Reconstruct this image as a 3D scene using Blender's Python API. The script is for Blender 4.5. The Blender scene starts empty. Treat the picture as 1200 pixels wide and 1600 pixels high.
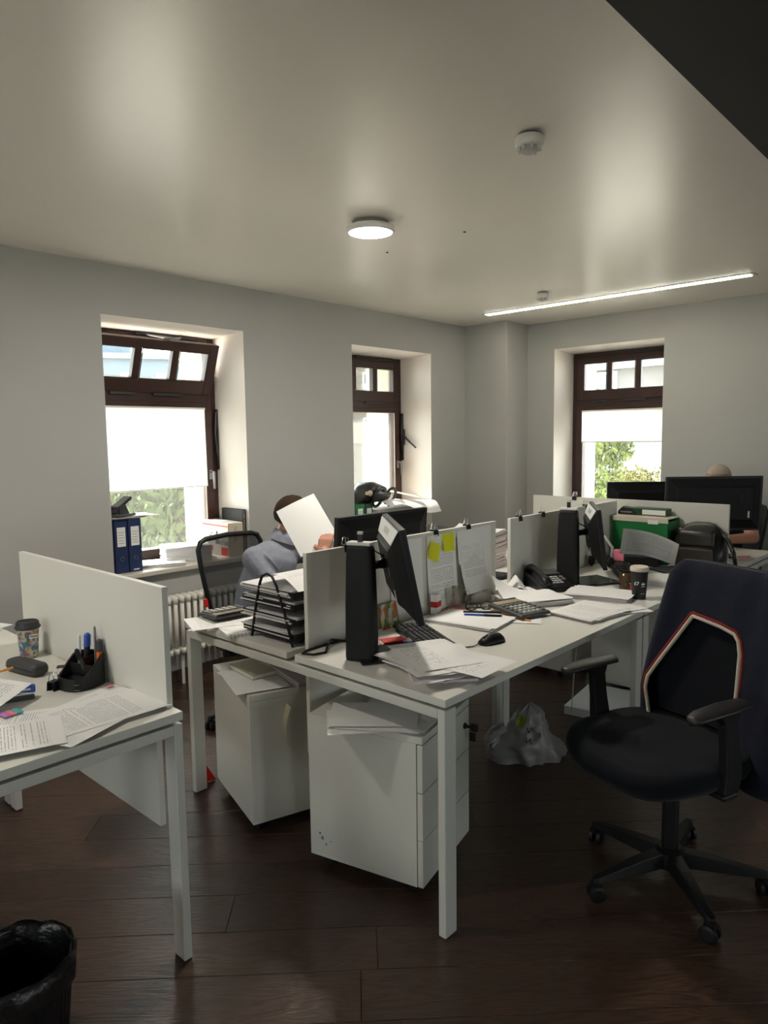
import bpy, bmesh, math, random
from mathutils import Vector, Matrix, Euler, noise
random.seed(7)
sc = bpy.context.scene
C = sc.collection
PI = math.pi
R = math.radians

# ------------------------------------------------------------------ camera
cam_d = bpy.data.cameras.new('camera')
cam_d.sensor_fit = 'VERTICAL'
cam_d.sensor_height = 24.0
cam_d.lens = 1108.776 / 1600.0 * 24.0
cam_d.clip_start = 0.02
cam_d.clip_end = 400
cam = bpy.data.objects.new('camera', cam_d)
C.objects.link(cam)
_p, _r, _y = R(-5.997), R(-0.781), R(42.729)
fw = Vector((math.cos(_y) * math.cos(_p), math.sin(_y) * math.cos(_p), math.sin(_p)))
rt0 = Vector((math.sin(_y), -math.cos(_y), 0))
up0 = rt0.cross(fw)
rt = rt0 * math.cos(_r) + up0 * math.sin(_r)
up = up0 * math.cos(_r) - rt0 * math.sin(_r)
cam.matrix_world = Matrix(((rt.x, up.x, -fw.x, 0), (rt.y, up.y, -fw.y, 0), (rt.z, up.z, -fw.z, 1.509), (0, 0, 0, 1)))
sc.camera = cam

# ------------------------------------------------------------------ world, sun, exposure
SKY = 4.5
SUN = 27.0
LAMP = 9.0
vs = sc.view_settings
vs.view_transform = 'Standard'
vs.look = 'None'
vs.exposure = 1.5
vs.gamma = 1.0
vs.use_curve_mapping = False
sc.cycles.use_denoising = True
sc.cycles.max_bounces = 10
sc.cycles.diffuse_bounces = 6
sc.cycles.transparent_max_bounces = 16
sc.cycles.sample_clamp_indirect = 6.0
sc.cycles.caustics_reflective = False
sc.cycles.caustics_refractive = False

w = bpy.data.worlds.new('hazy_sky')
sc.world = w
w.use_nodes = True
nt = w.node_tree
bg = nt.nodes['Background']
tc = nt.nodes.new('ShaderNodeTexCoord')
sp = nt.nodes.new('ShaderNodeSeparateXYZ')
cr = nt.nodes.new('ShaderNodeValToRGB')
nt.links.new(tc.outputs['Generated'], sp.inputs[0])
nt.links.new(sp.outputs['Z'], cr.inputs[0])
cr.color_ramp.elements[0].color = (0.95, 0.95, 0.92, 1)
cr.color_ramp.elements[1].color = (0.75, 0.84, 0.95, 1)
nt.links.new(cr.outputs[0], bg.inputs['Color'])
bg.inputs['Strength'].default_value = SKY

sun_d = bpy.data.lights.new('sun', 'SUN')
sun_d.energy = SUN
sun_d.angle = R(0.8)
sun_d.color = (1.0, 0.93, 0.82)
sun = bpy.data.objects.new('sun', sun_d)
C.objects.link(sun)
sun.location = (-3, 13, 14)
sun.rotation_euler = Vector((0.19, -0.62, -0.90)).to_track_quat('-Z', 'Y').to_euler()

def portal(name, loc, rot, sx, sy):
    d = bpy.data.lights.new(name, 'AREA')
    d.shape = 'RECTANGLE'
    d.size, d.size_y = sx, sy
    d.cycles.is_portal = True
    o = bpy.data.objects.new(name, d)
    o.location = loc
    o.rotation_euler = rot
    C.objects.link(o)

# ------------------------------------------------------------------ helpers
MATS = {}

def mat(name, col, rough=0.5, metal=0.0, spec=0.5, var=0.0, vscale=8.0, bump=0.0, bscale=60.0, trans=0.0, emit=None, estr=0.0, coat=0.0, sheen=0.0, alpha=1.0, stretch=None):
    m = bpy.data.materials.new(name)
    m.use_nodes = True
    n = m.node_tree.nodes
    l = m.node_tree.links
    b = n['Principled BSDF']
    b.inputs['Base Color'].default_value = (*col, 1)
    b.inputs['Roughness'].default_value = rough
    b.inputs['Metallic'].default_value = metal
    b.inputs['Specular IOR Level'].default_value = spec
    b.inputs['Transmission Weight'].default_value = trans
    b.inputs['Coat Weight'].default_value = coat
    b.inputs['Sheen Weight'].default_value = sheen
    b.inputs['Alpha'].default_value = alpha
    if emit:
        b.inputs['Emission Color'].default_value = (*emit, 1)
        b.inputs['Emission Strength'].default_value = estr
    if var or bump:
        t = n.new('ShaderNodeTexCoord')
        mp = n.new('ShaderNodeMapping')
        l.new(t.outputs['Object'], mp.inputs[0])
        if stretch:
            mp.inputs['Scale'].default_value = stretch
    if var:
        z = n.new('ShaderNodeTexNoise')
        z.inputs['Scale'].default_value = vscale
        z.inputs['Detail'].default_value = 5
        l.new(mp.outputs[0], z.inputs['Vector'])
        r = n.new('ShaderNodeValToRGB')
        r.color_ramp.elements[0].position = 0.3
        r.color_ramp.elements[1].position = 0.7
        r.color_ramp.elements[0].color = (*[c * (1 - var) for c in col], 1)
        r.color_ramp.elements[1].color = (*[min(1, c * (1 + var)) for c in col], 1)
        l.new(z.outputs['Fac'], r.inputs[0])
        l.new(r.outputs[0], b.inputs['Base Color'])
    if bump:
        z2 = n.new('ShaderNodeTexNoise')
        z2.inputs['Scale'].default_value = bscale
        z2.inputs['Detail'].default_value = 4
        l.new(mp.outputs[0], z2.inputs['Vector'])
        bp = n.new('ShaderNodeBump')
        bp.inputs['Strength'].default_value = bump
        bp.inputs['Distance'].default_value = 0.01
        l.new(z2.outputs['Fac'], bp.inputs['Height'])
        l.new(bp.outputs[0], b.inputs['Normal'])
    MATS[name] = m
    return m

def arch_glass(name, tint=(1, 1, 1), refl=1.0, dust=0.0):
    m = bpy.data.materials.new(name)
    m.use_nodes = True
    n = m.node_tree.nodes
    l = m.node_tree.links
    n.remove(n['Principled BSDF'])
    tr = n.new('ShaderNodeBsdfTransparent')
    tr.inputs[0].default_value = (*tint, 1)
    gl = n.new('ShaderNodeBsdfGlossy')
    gl.inputs['Roughness'].default_value = 0.03
    fr = n.new('ShaderNodeFresnel')
    fr.inputs['IOR'].default_value = 1.45
    mu = n.new('ShaderNodeMath')
    mu.operation = 'MULTIPLY'
    mu.inputs[1].default_value = refl
    l.new(fr.outputs[0], mu.inputs[0])
    mx = n.new('ShaderNodeMixShader')
    l.new(mu.outputs[0], mx.inputs[0])
    l.new(tr.outputs[0], mx.inputs[1])
    l.new(gl.outputs[0], mx.inputs[2])
    out = mx
    if dust:
        tl = n.new('ShaderNodeBsdfTranslucent')
        tl.inputs[0].default_value = (0.95, 0.95, 0.9, 1)
        m2 = n.new('ShaderNodeMixShader')
        m2.inputs[0].default_value = dust
        l.new(mx.outputs[0], m2.inputs[1])
        l.new(tl.outputs[0], m2.inputs[2])
        out = m2
    l.new(out.outputs[0], n['Material Output'].inputs[0])
    MATS[name] = m
    return m

def thin_cloth(name, col, tl, frac, rough=0.9, see=0.0):
    """diffuse + translucent (+ a little see-through) sheet: blinds, mesh, bags"""
    m = bpy.data.materials.new(name)
    m.use_nodes = True
    n = m.node_tree.nodes
    l = m.node_tree.links
    b = n['Principled BSDF']
    b.inputs['Base Color'].default_value = (*col, 1)
    b.inputs['Roughness'].default_value = rough
    t = n.new('ShaderNodeBsdfTranslucent')
    t.inputs[0].default_value = (*tl, 1)
    mx = n.new('ShaderNodeMixShader')
    mx.inputs[0].default_value = frac
    l.new(b.outputs[0], mx.inputs[1])
    l.new(t.outputs[0], mx.inputs[2])
    out = mx
    if see:
        tp = n.new('ShaderNodeBsdfTransparent')
        m2 = n.new('ShaderNodeMixShader')
        m2.inputs[0].default_value = see
        l.new(mx.outputs[0], m2.inputs[1])
        l.new(tp.outputs[0], m2.inputs[2])
        out = m2
    l.new(out.outputs[0], n['Material Output'].inputs[0])
    MATS[name] = m
    return m

def print_mat(name, col=(0.80, 0.80, 0.79), ink=(0.40, 0.40, 0.42), lines=34, top=0.12, bot=0.1, left=0.1, right=0.1, dens=0.5, seed=0.0, rot=False):
    """paper with rows of printed lines (flat print, in UV space)"""
    m = bpy.data.materials.new(name)
    m.use_nodes = True
    n = m.node_tree.nodes
    l = m.node_tree.links
    b = n['Principled BSDF']
    b.inputs['Roughness'].default_value = 0.85
    b.inputs['Specular IOR Level'].default_value = 0.2
    uv = n.new('ShaderNodeUVMap')
    s = n.new('ShaderNodeSeparateXYZ')
    l.new(uv.outputs[0], s.inputs[0])
    X, Y = (s.outputs['Y'], s.outputs['X']) if rot else (s.outputs['X'], s.outputs['Y'])
    def mth(op, a, bb=None):
        k = n.new('ShaderNodeMath')
        k.operation = op
        for i, v in enumerate((a, bb)):
            if v is None:
                continue
            if isinstance(v, (int, float)):
                k.inputs[i].default_value = v
            else:
                l.new(v, k.inputs[i])
        return k.outputs[0]
    ln = mth('MULTIPLY', Y, lines)
    row = mth('FLOOR', ln)
    fr = mth('FRACT', ln)
    bar = mth('MULTIPLY', mth('GREATER_THAN', fr, 0.34), mth('LESS_THAN', fr, 0.62))
    cmb = n.new('ShaderNodeCombineXYZ')
    l.new(mth('MULTIPLY', X, 26.0), cmb.inputs[0])
    l.new(mth('MULTIPLY', row, 3.7), cmb.inputs[1])
    cmb.inputs[2].default_value = seed
    wn = n.new('ShaderNodeTexNoise')
    wn.inputs['Scale'].default_value = 1.0
    wn.inputs['Detail'].default_value = 1
    l.new(cmb.outputs[0], wn.inputs['Vector'])
    word = mth('GREATER_THAN', wn.outputs['Fac'], 1.0 - dens - 0.08)
    c2 = n.new('ShaderNodeCombineXYZ')
    l.new(mth('MULTIPLY', row, 1.3), c2.inputs[0])
    c2.inputs[1].default_value = seed + 3.1
    w2 = n.new('ShaderNodeTexNoise')
    w2.inputs['Scale'].default_value = 0.9
    w2.inputs['Detail'].default_value = 0
    l.new(c2.outputs[0], w2.inputs['Vector'])
    rowon = mth('GREATER_THAN', w2.outputs['Fac'], 0.36)
    box = mth('MULTIPLY', mth('MULTIPLY', mth('GREATER_THAN', X, left), mth('LESS_THAN', X, 1 - right)),
              mth('MULTIPLY', mth('GREATER_THAN', Y, bot), mth('LESS_THAN', Y, 1 - top)))
    f = mth('MULTIPLY', mth('MULTIPLY', bar, word), mth('MULTIPLY', box, rowon))
    mx = n.new('ShaderNodeMix')
    mx.data_type = 'RGBA'
    l.new(f, mx.inputs[0])
    mx.inputs[6].default_value = (*col, 1)
    mx.inputs[7].default_value = (*ink, 1)
    l.new(mx.outputs[2], b.inputs['Base Color'])
    MATS[name] = m
    return m

class G:
    def __init__(self):
        self.v = []
        self.f = []
        self.mi = []
        self.uv = {}
        self.m = 0

    def add(self, vs_, fs, M=None):
        o = len(self.v)
        for p in vs_:
            p = Vector(p)
            self.v.append(tuple(M @ p) if M is not None else tuple(p))
        for f in fs:
            self.f.append(tuple(i + o for i in f))
            self.mi.append(self.m)
        return self

    def box(self, c, s, M=None, rz=0):
        x, y, z = c
        a, b, d = s[0] / 2, s[1] / 2, s[2] / 2
        pts = [Vector((i * a, j * b, k * d)) for k in (-1, 1) for j in (-1, 1) for i in (-1, 1)]
        T = Matrix.Translation((x, y, z)) @ Matrix.Rotation(rz, 4, 'Z')
        if M is not None:
            T = M @ T
        return self.add(pts, [(0, 2, 3, 1), (4, 5, 7, 6), (0, 1, 5, 4), (2, 6, 7, 3), (0, 4, 6, 2), (1, 3, 7, 5)], T)

    def bb(self, x0, x1, y0, y1, z0, z1, M=None):
        return self.box(((x0 + x1) / 2, (y0 + y1) / 2, (z0 + z1) / 2), (abs(x1 - x0), abs(y1 - y0), abs(z1 - z0)), M)

    def prism(self, poly, h0, h1, M=None):
        """poly in local XY, extruded in local Z from h0 to h1"""
        n = len(poly)
        pts = [(x, y, h0) for x, y in poly] + [(x, y, h1) for x, y in poly]
        fs = [tuple(range(n - 1, -1, -1)), tuple(range(n, 2 * n))]
        fs += [(i, (i + 1) % n, n + (i + 1) % n, n + i) for i in range(n)]
        return self.add(pts, fs, M)

    def loft(self, rings, cap=True, M=None, close=True):
        n = len(rings[0])
        pts = [p for r in rings for p in r]
        fs = []
        for k in range(len(rings) - 1):
            for i in range(n if close else n - 1):
                j = (i + 1) % n
                fs.append((k * n + i, k * n + j, (k + 1) * n + j, (k + 1) * n + i))
        if cap:
            fs.append(tuple(range(n - 1, -1, -1)))
            fs.append(tuple((len(rings) - 1) * n + i for i in range(n)))
        return self.add(pts, fs, M)

    def lathe(self, prof, n=24, M=None, cap=True):
        rings = [[(r * math.cos(2 * PI * i / n), r * math.sin(2 * PI * i / n), z) for i in range(n)] for r, z in prof]
        return self.loft(rings, cap, M)

    def tube(self, path, r, n=8, M=None, closed=False):
        path = [Vector(p) for p in path]
        rr = r if isinstance(r, (list, tuple)) else [r] * len(path)
        rings = []
        prev = None
        for k, p in enumerate(path):
            a = path[k - 1] if (k > 0 or closed) else p
            b = path[(k + 1) % len(path)] if (k < len(path) - 1 or closed) else p
            t = (b - a)
            t = t.normalized() if t.length > 1e-9 else Vector((0, 0, 1))
            if prev is None:
                u = t.orthogonal().normalized()
            else:
                u = (prev - t * prev.dot(t))
                u = u.normalized() if u.length > 1e-6 else t.orthogonal().normalized()
            prev = u
            v = t.cross(u)
            rings.append([p + (u * math.cos(2 * PI * i / n) + v * math.sin(2 * PI * i / n)) * rr[k] for i in range(n)])
        if closed:
            rings.append(rings[0])
        return self.loft(rings, not closed, M)

    def grid(self, fn, nu, nv, M=None, uv=True):
        o = len(self.v)
        pts = []
        for j in range(nv + 1):
            for i in range(nu + 1):
                pts.append(fn(i / nu, j / nv))
        fs = [(j * (nu + 1) + i, j * (nu + 1) + i + 1, (j + 1) * (nu + 1) + i + 1, (j + 1) * (nu + 1) + i) for j in range(nv) for i in range(nu)]
        self.add(pts, fs, M)
        for j in range(nv + 1):
            for i in range(nu + 1):
                self.uv[o + j * (nu + 1) + i] = (i / nu, j / nv)
        return self

    def sphere(self, c, s, nu=20, nv=12, M=None):
        rings = []
        for j in range(1, nv):
            th = PI * j / nv
            rings.append([(c[0] + s[0] * math.sin(th) * math.cos(2 * PI * i / nu), c[1] + s[1] * math.sin(th) * math.sin(2 * PI * i / nu), c[2] - s[2] * math.cos(th)) for i in range(nu)])
        n = len(self.v)
        self.loft(rings, False, M)
        bot = (c[0], c[1], c[2] - s[2])
        top = (c[0], c[1], c[2] + s[2])
        o = len(self.v)
        self.add([bot, top], [], M)
        for i in range(nu):
            j = (i + 1) % nu
            self.f.append((o, n + j, n + i)); self.mi.append(self.m)
            k = n + (nv - 2) * nu
            self.f.append((o + 1, k + i, k + j)); self.mi.append(self.m)
        return self

    def mesh(self, name, mats):
        me = bpy.data.meshes.new(name)
        me.from_pydata(self.v, [], self.f)
        for m in (mats if isinstance(mats, (list, tuple)) else [mats]):
            me.materials.append(MATS[m] if isinstance(m, str) else m)
        me.polygons.foreach_set('material_index', self.mi)
        if self.uv:
            ul = me.uv_layers.new(name='UVMap')
            for lp in me.loops:
                ul.data[lp.index].uv = self.uv.get(lp.vertex_index, (0, 0))
        me.update()
        return me

    def build(self, name, mats, parent=None, loc=(0, 0, 0), rot=(0, 0, 0), bevel=0.0, seg=2, smooth=False, fix=False):
        me = self.mesh(name, mats)
        if fix:
            bm = bmesh.new()
            bm.from_mesh(me)
            bmesh.ops.recalc_face_normals(bm, faces=bm.faces)
            bm.to_mesh(me)
            bm.free()
        o = bpy.data.objects.new(name, me)
        C.objects.link(o)
        o.location = loc
        o.rotation_euler = rot
        if parent:
            o.parent = parent
        if bevel:
            md = o.modifiers.new('bevel', 'BEVEL')
            md.width = bevel
            md.segments = seg
            md.limit_method = 'ANGLE'
            md.angle_limit = R(40)
        if smooth:
            for p in me.polygons:
                p.use_smooth = True
        return o

def tag(o, label=None, cat=None, group=None, kind=None):
    if label: o['label'] = label
    if cat: o['category'] = cat
    if group: o['group'] = group
    if kind: o['kind'] = kind
    return o

def thing(name, loc, rz, label, cat, group=None, rot=None):
    o = bpy.data.objects.new(name, None)
    o.empty_display_size = 0.05
    C.objects.link(o)
    o.location = loc
    o.rotation_euler = rot if rot else (0, 0, rz)
    return tag(o, label, cat, group)

def struct(o):
    o['kind'] = 'structure'
    return o

def text(s, size, parent, loc, rot, m, name='lettering', ext=0.0006):
    cu = bpy.data.curves.new(name, 'FONT')
    cu.body = s
    cu.size = size
    cu.extrude = ext
    cu.align_x = 'CENTER'
    cu.align_y = 'CENTER'
    cu.resolution_u = 2
    t = bpy.data.objects.new(name, cu)
    C.objects.link(t)
    dg = bpy.context.evaluated_depsgraph_get()
    me = bpy.data.meshes.new_from_object(t.evaluated_get(dg))
    bpy.data.objects.remove(t)
    me.materials.clear()
    me.materials.append(MATS[m])
    o = bpy.data.objects.new(name, me)
    C.objects.link(o)
    o.parent = parent
    o.location = loc
    o.rotation_euler = rot
    return o

def dup(root, loc=None, rot=None):
    r = root.copy()
    C.objects.link(r)
    if loc is not None: r.location = loc
    if rot is not None: r.rotation_euler = rot
    for ch in list(root.children):
        c = ch.copy()
        C.objects.link(c)
        c.parent = r
        for g in list(ch.children):
            d = g.copy()
            C.objects.link(d)
            d.parent = c
    return r

# ------------------------------------------------------------------ materials
mat('wall_paint', (0.425, 0.422, 0.405), 0.75, spec=0.2, var=0.02, vscale=2.0, bump=0.03, bscale=180)
mat('reveal_lit', (0.87, 0.82, 0.77), 0.6, spec=0.3, var=0.015, vscale=3)  # wall paint made paler here, with window light put into the colour
mat('ceiling_paint', (0.85, 0.81, 0.74), 0.30, spec=0.8, var=0.012, vscale=1.2)
mat('soffit_brown', (0.030, 0.024, 0.022), 0.6, spec=0.3, var=0.1, vscale=3)
mat('facade_plaster', (0.80, 0.76, 0.68), 0.9, spec=0.1, var=0.04, vscale=3)
mat('baseboard_brown', (0.045, 0.026, 0.018), 0.45, var=0.15, vscale=10)
mat('window_brown', (0.040, 0.0145, 0.0105), 0.38, spec=0.5, var=0.15, vscale=5, stretch=(1, 1, 6))
mat('gasket', (0.01, 0.01, 0.01), 0.6)
mat('pale_strip', (0.55, 0.42, 0.34), 0.5)
arch_glass('window_glass', (0.88, 0.91, 0.90), 0.8, dust=0.012)
thin_cloth('blind_white', (0.85, 0.84, 0.82), (0.95, 0.93, 0.90), 0.5)
mat('metal_grey', (0.35, 0.35, 0.36), 0.35, metal=0.9)
mat('metal_dark', (0.06, 0.06, 0.06), 0.4, metal=0.6)
mat('chrome', (0.7, 0.7, 0.7), 0.15, metal=1.0)
mat('laminate', (0.66, 0.65, 0.60), 0.38, spec=0.4, var=0.012, vscale=2)
mat('laminate_edge', (0.66, 0.655, 0.615), 0.4, spec=0.4)
mat('frame_white', (0.62, 0.615, 0.575), 0.35, spec=0.45, var=0.02, vscale=4)
mat('scuff', (0.03, 0.028, 0.025), 0.8)
mat('radiator_white', (0.74, 0.72, 0.66), 0.4, spec=0.4)
mat('sill_stone', (0.62, 0.58, 0.50), 0.35, var=0.08, vscale=12)
mat('paper', (0.80, 0.80, 0.79), 0.85, spec=0.2, var=0.01, vscale=3)
mat('paper_edge', (0.70, 0.69, 0.70), 0.9, spec=0.1, var=0.12, vscale=90, stretch=(1, 1, 40))
mat('paper_pinkish', (0.62, 0.55, 0.58), 0.9, spec=0.1, var=0.1, vscale=60, stretch=(1, 1, 30))
mat('black_plastic', (0.008, 0.008, 0.009), 0.45, spec=0.35)
mat('black_matte', (0.006, 0.006, 0.007), 0.6, spec=0.3, bump=0.05, bscale=300)
mat('black_gloss', (0.008, 0.008, 0.009), 0.18, spec=0.6)
mat('dark_grey', (0.045, 0.045, 0.048), 0.5)
mat('mid_grey', (0.20, 0.20, 0.20), 0.5)
mat('light_grey', (0.48, 0.46, 0.44), 0.5)
mat('pale_grey', (0.60, 0.59, 0.56), 0.5)
mat('white_plastic', (0.74, 0.73, 0.70), 0.4)
mat('white', (0.82, 0.82, 0.80), 0.5)
mat('ink', (0.02, 0.02, 0.022), 0.7)
mat('grey_ink', (0.22, 0.21, 0.20), 0.7)
mat('yellow_note', (0.70, 0.72, 0.03), 0.8, spec=0.2)
mat('red', (0.50, 0.02, 0.02), 0.6)
mat('bright_red', (0.75, 0.03, 0.02), 0.5)
mat('pink', (0.80, 0.22, 0.30), 0.7)
mat('violet', (0.55, 0.22, 0.55), 0.7)
mat('teal', (0.05, 0.42, 0.45), 0.7)
mat('orange', (0.90, 0.17, 0.01), 0.5)
mat('pencil_orange', (0.75, 0.30, 0.02), 0.5)
mat('blue', (0.02, 0.07, 0.38), 0.45)
mat('navy', (0.012, 0.028, 0.095), 0.5, var=0.05)
mat('green_card', (0.0, 0.16, 0.035), 0.55, var=0.08, vscale=5)
mat('dark_green', (0.0, 0.05, 0.02), 0.5)
mat('lime', (0.22, 0.34, 0.01), 0.6)
# ================================================================== the setting
YW, XB, ZC = 3.92, 5.706, 2.502
FD = 0.35            # window frame set back from the inner wall face
OUT = 0.72           # wall thickness

# ---- floor: dark planks laid diagonally
def wood_floor():
    m = bpy.data.materials.new('dark_oak')
    m.use_nodes = True
    n = m.node_tree.nodes
    l = m.node_tree.links
    b = n['Principled BSDF']
    t = n.new('ShaderNodeTexCoord')
    oi = n.new('ShaderNodeObjectInfo')
    mp = n.new('ShaderNodeMapping')
    mp.inputs['Scale'].default_value = (1.2, 9.0, 1.0)
    ad = n.new('ShaderNodeVectorMath')
    ad.operation = 'MULTIPLY_ADD'
    cm = n.new('ShaderNodeCombineXYZ')
    l.new(oi.outputs['Random'], cm.inputs[0])
    l.new(oi.outputs['Random'], cm.inputs[1])
    l.new(cm.outputs[0], ad.inputs[0])
    ad.inputs[1].default_value = (37, 53, 0)
    l.new(t.outputs['Object'], mp.inputs[0])
    l.new(mp.outputs[0], ad.inputs[2])
    nz = n.new('ShaderNodeTexNoise')
    nz.inputs['Scale'].default_value = 1.6
    nz.inputs['Detail'].default_value = 2
    nz.inputs['Distortion'].default_value = 0.6
    l.new(ad.outputs[0], nz.inputs['Vector'])
    wv = n.new('ShaderNodeMath')
    wv.operation = 'MULTIPLY'
    wv.inputs[1].default_value = 14.0
    l.new(nz.outputs['Fac'], wv.inputs[0])
    frc = n.new('ShaderNodeMath')
    frc.operation = 'PINGPONG'
    frc.inputs[1].default_value = 0.5
    l.new(wv.outputs[0], frc.inputs[0])
    fine = n.new('ShaderNodeTexNoise')
    fine.inputs['Scale'].default_value = 14
    fine.inputs['Detail'].default_value = 6
    m2 = n.new('ShaderNodeMapping')
    m2.inputs['Scale'].default_value = (0.6, 8, 1)
    l.new(ad.outputs[0], m2.inputs[0])
    l.new(m2.outputs[0], fine.inputs['Vector'])
    r = n.new('ShaderNodeValToRGB')
    r.color_ramp.elements[0].color = (0.026, 0.0135, 0.009, 1)
    r.color_ramp.elements[1].color = (0.100, 0.053, 0.033, 1)
    r.color_ramp.elements[0].position = 0.1
    r.color_ramp.elements[1].position = 0.9
    mxf = n.new('ShaderNodeMath')
    mxf.operation = 'MULTIPLY_ADD'
    l.new(frc.outputs[0], mxf.inputs[0])
    mxf.inputs[1].default_value = 0.9
    l.new(fine.outputs['Fac'], mxf.inputs[2])
    sb = n.new('ShaderNodeMath')
    sb.operation = 'SUBTRACT'
    l.new(mxf.outputs[0], sb.inputs[0])
    sb.inputs[1].default_value = 0.22
    l.new(sb.outputs[0], r.inputs[0])
    hs = n.new('ShaderNodeHueSaturation')
    va = n.new('ShaderNodeMapRange')
    va.inputs['To Min'].default_value = 0.8
    va.inputs['To Max'].default_value = 1.2
    l.new(oi.outputs['Random'], va.inputs[0])
    l.new(va.outputs[0], hs.inputs['Value'])
    l.new(r.outputs[0], hs.inputs['Color'])
    l.new(hs.outputs[0], b.inputs['Base Color'])
    b.inputs['Roughness'].default_value = 0.29
    b.inputs['Specular IOR Level'].default_value = 0.7
    bp = n.new('ShaderNodeBump')
    bp.inputs['Strength'].default_value = 0.34
    bp.inputs['Distance'].default_value = 0.004
    l.new(mxf.outputs[0], bp.inputs['Height'])
    l.new(bp.outputs[0], b.inputs['Normal'])
    MATS['dark_oak'] = m
wood_floor()
mat('floor_joint', (0.006, 0.004, 0.003), 0.8)

fl = struct(G().bb(-3.2, 6.4, -3.7, 4.64, -0.2, -0.0035).build('floor', 'floor_joint'))
PW = 0.18
S2 = math.sqrt(2)
Lp = 1.50
plank_mesh = None
def clip(poly, ax, lim, sgn):
    out = []
    for i, p in enumerate(poly):
        q = poly[(i + 1) % len(poly)]
        a, b = (lim - p[ax]) * sgn, (lim - q[ax]) * sgn
        if a >= 0:
            out.append(p)
        if (a >= 0) != (b >= 0):
            f = a / (a - b)
            out.append((p[0] + (q[0] - p[0]) * f, p[1] + (q[1] - p[1]) * f))
    return out
def plank(s0, t0, t1):
    global plank_mesh
    s, t = s0 + PW / 2, (t0 + t1) / 2
    cx, cy = (s + t) / S2, (s - t) / S2
    L, W_ = (t1 - t0) / 2 - 0.0006, PW / 2 - 0.0006
    c45 = 1 / S2
    w_ = lambda x, y: (cx + (x + y) * c45, cy + (y - x) * c45)
    poly = [w_(-L, -W_), w_(L, -W_), w_(L, W_), w_(-L, W_)]
    inside = all(x < 5.70 and y < 3.905 for x, y in poly)
    if inside and plank_mesh is not None:
        me = plank_mesh
    else:
        if not inside:
            poly = clip(clip(poly, 0, 5.70, 1), 1, 3.905, 1)
        if len(poly) < 3:
            return
        loc = [((x - cx - y + cy) * c45, (x - cx + y - cy) * c45) for x, y in poly]
        mx = sum(p[0] for p in loc) / len(loc)
        my = sum(p[1] for p in loc) / len(loc)
        def ins(p, d):
            v = Vector((p[0] - mx, p[1] - my))
            return (p[0] - d * (1 if v.x > 0 else -1), p[1] - d * (1 if v.y > 0 else -1))
        b = 0.0012
        g = G()
        g.loft([[(x, y, -0.003) for x, y in loc], [(x, y, -b) for x, y in loc], [(*ins(p, b), 0) for p in loc]])
        me = g.mesh('plank', 'dark_oak')
        if inside:
            plank_mesh = me
    o = bpy.data.objects.new('plank', me)
    C.objects.link(o)
    o.location = (cx, cy, 0)
    o.rotation_euler = (0, 0, -PI / 4)
    o.parent = fl
for k in range(int(0.7 / PW), int(6.9 / PW)):
    s0 = 0.078 + k * PW
    off = (0.999 * k + 0.55 * (k % 3)) % Lp
    if abs(s0 - 2.066) < 0.05: off = (-0.424) % Lp
    if abs(s0 - 2.599) < 0.05: off = (-1.052) % Lp
    t = off - 4 * Lp
    while t < 5.0:
        m_ = t + Lp / 2
        cx, cy = (s0 + m_) / S2, (s0 - m_) / S2
        if -0.8 < cx < 6.3 and -0.7 < cy < 4.5:
            plank(s0, t, t + Lp)
        t += Lp

# ---- ceiling and dropped dark soffit over the near side of the room
ce = struct(G().bb(-3.2, 6.4, 0.60, 4.64, ZC, ZC + 0.15).build('ceiling', 'ceiling_paint'))
for x, y in ((2.927, 2.654), (2.913, 2.13)):
    G().lathe([(0.006, -0.004), (0.007, 0)], 10).build('screw_cap', 'dark_grey', ce, (x, y, ZC))
struct(G().bb(-3.2, 6.4, -3.7, 0.684, 2.36, 2.66).build('ceiling_soffit', 'soffit_brown'))

# ---- walls
W1a, W1b, W2a, W2b, ZL, ZS = 1.923, 2.896, 3.904, 4.867, 2.222, 0.70
W3a, W3b, ZL3 = 3.20, 2.233, 2.264
g = G()
g.bb(-3.2, W1a, YW, YW + OUT, -0.1, 2.66)
g.bb(W1b, W2a, YW, YW + OUT, -0.1, 2.66)
g.bb(W2b, XB + OUT, YW, YW + OUT, -0.1, 2.66)
for a, b in ((W1a, W1b), (W2a, W2b)):
    g.bb(a, b, YW, YW + OUT, ZL, 2.66)
    g.bb(a, b, YW, YW + OUT, -0.1, ZS)
wl = struct(g.build('wall_left', 'wall_paint'))
g = G()
JG = 0.0005
g.bb(XB, XB + OUT, W3a, YW, -0.1, 2.66)
g.bb(XB, XB + OUT, 2.04, W3b, -0.1, 2.66)
g.bb(XB + JG, XB + OUT, -3.7, 2.04, -0.1, 2.66)
g.bb(XB, XB + OUT, W3b, W3a, ZL3, 2.66)
g.bb(XB, XB + OUT, W3b, W3a, -0.1, ZS)
wb = struct(g.build('wall_back', 'wall_paint'))
struct(G().bb(5.36, XB + 0.01, 3.47, YW + 0.01, -0.1, 2.60).build('wall_corner_pier', 'wall_paint', bevel=0.006))
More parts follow.
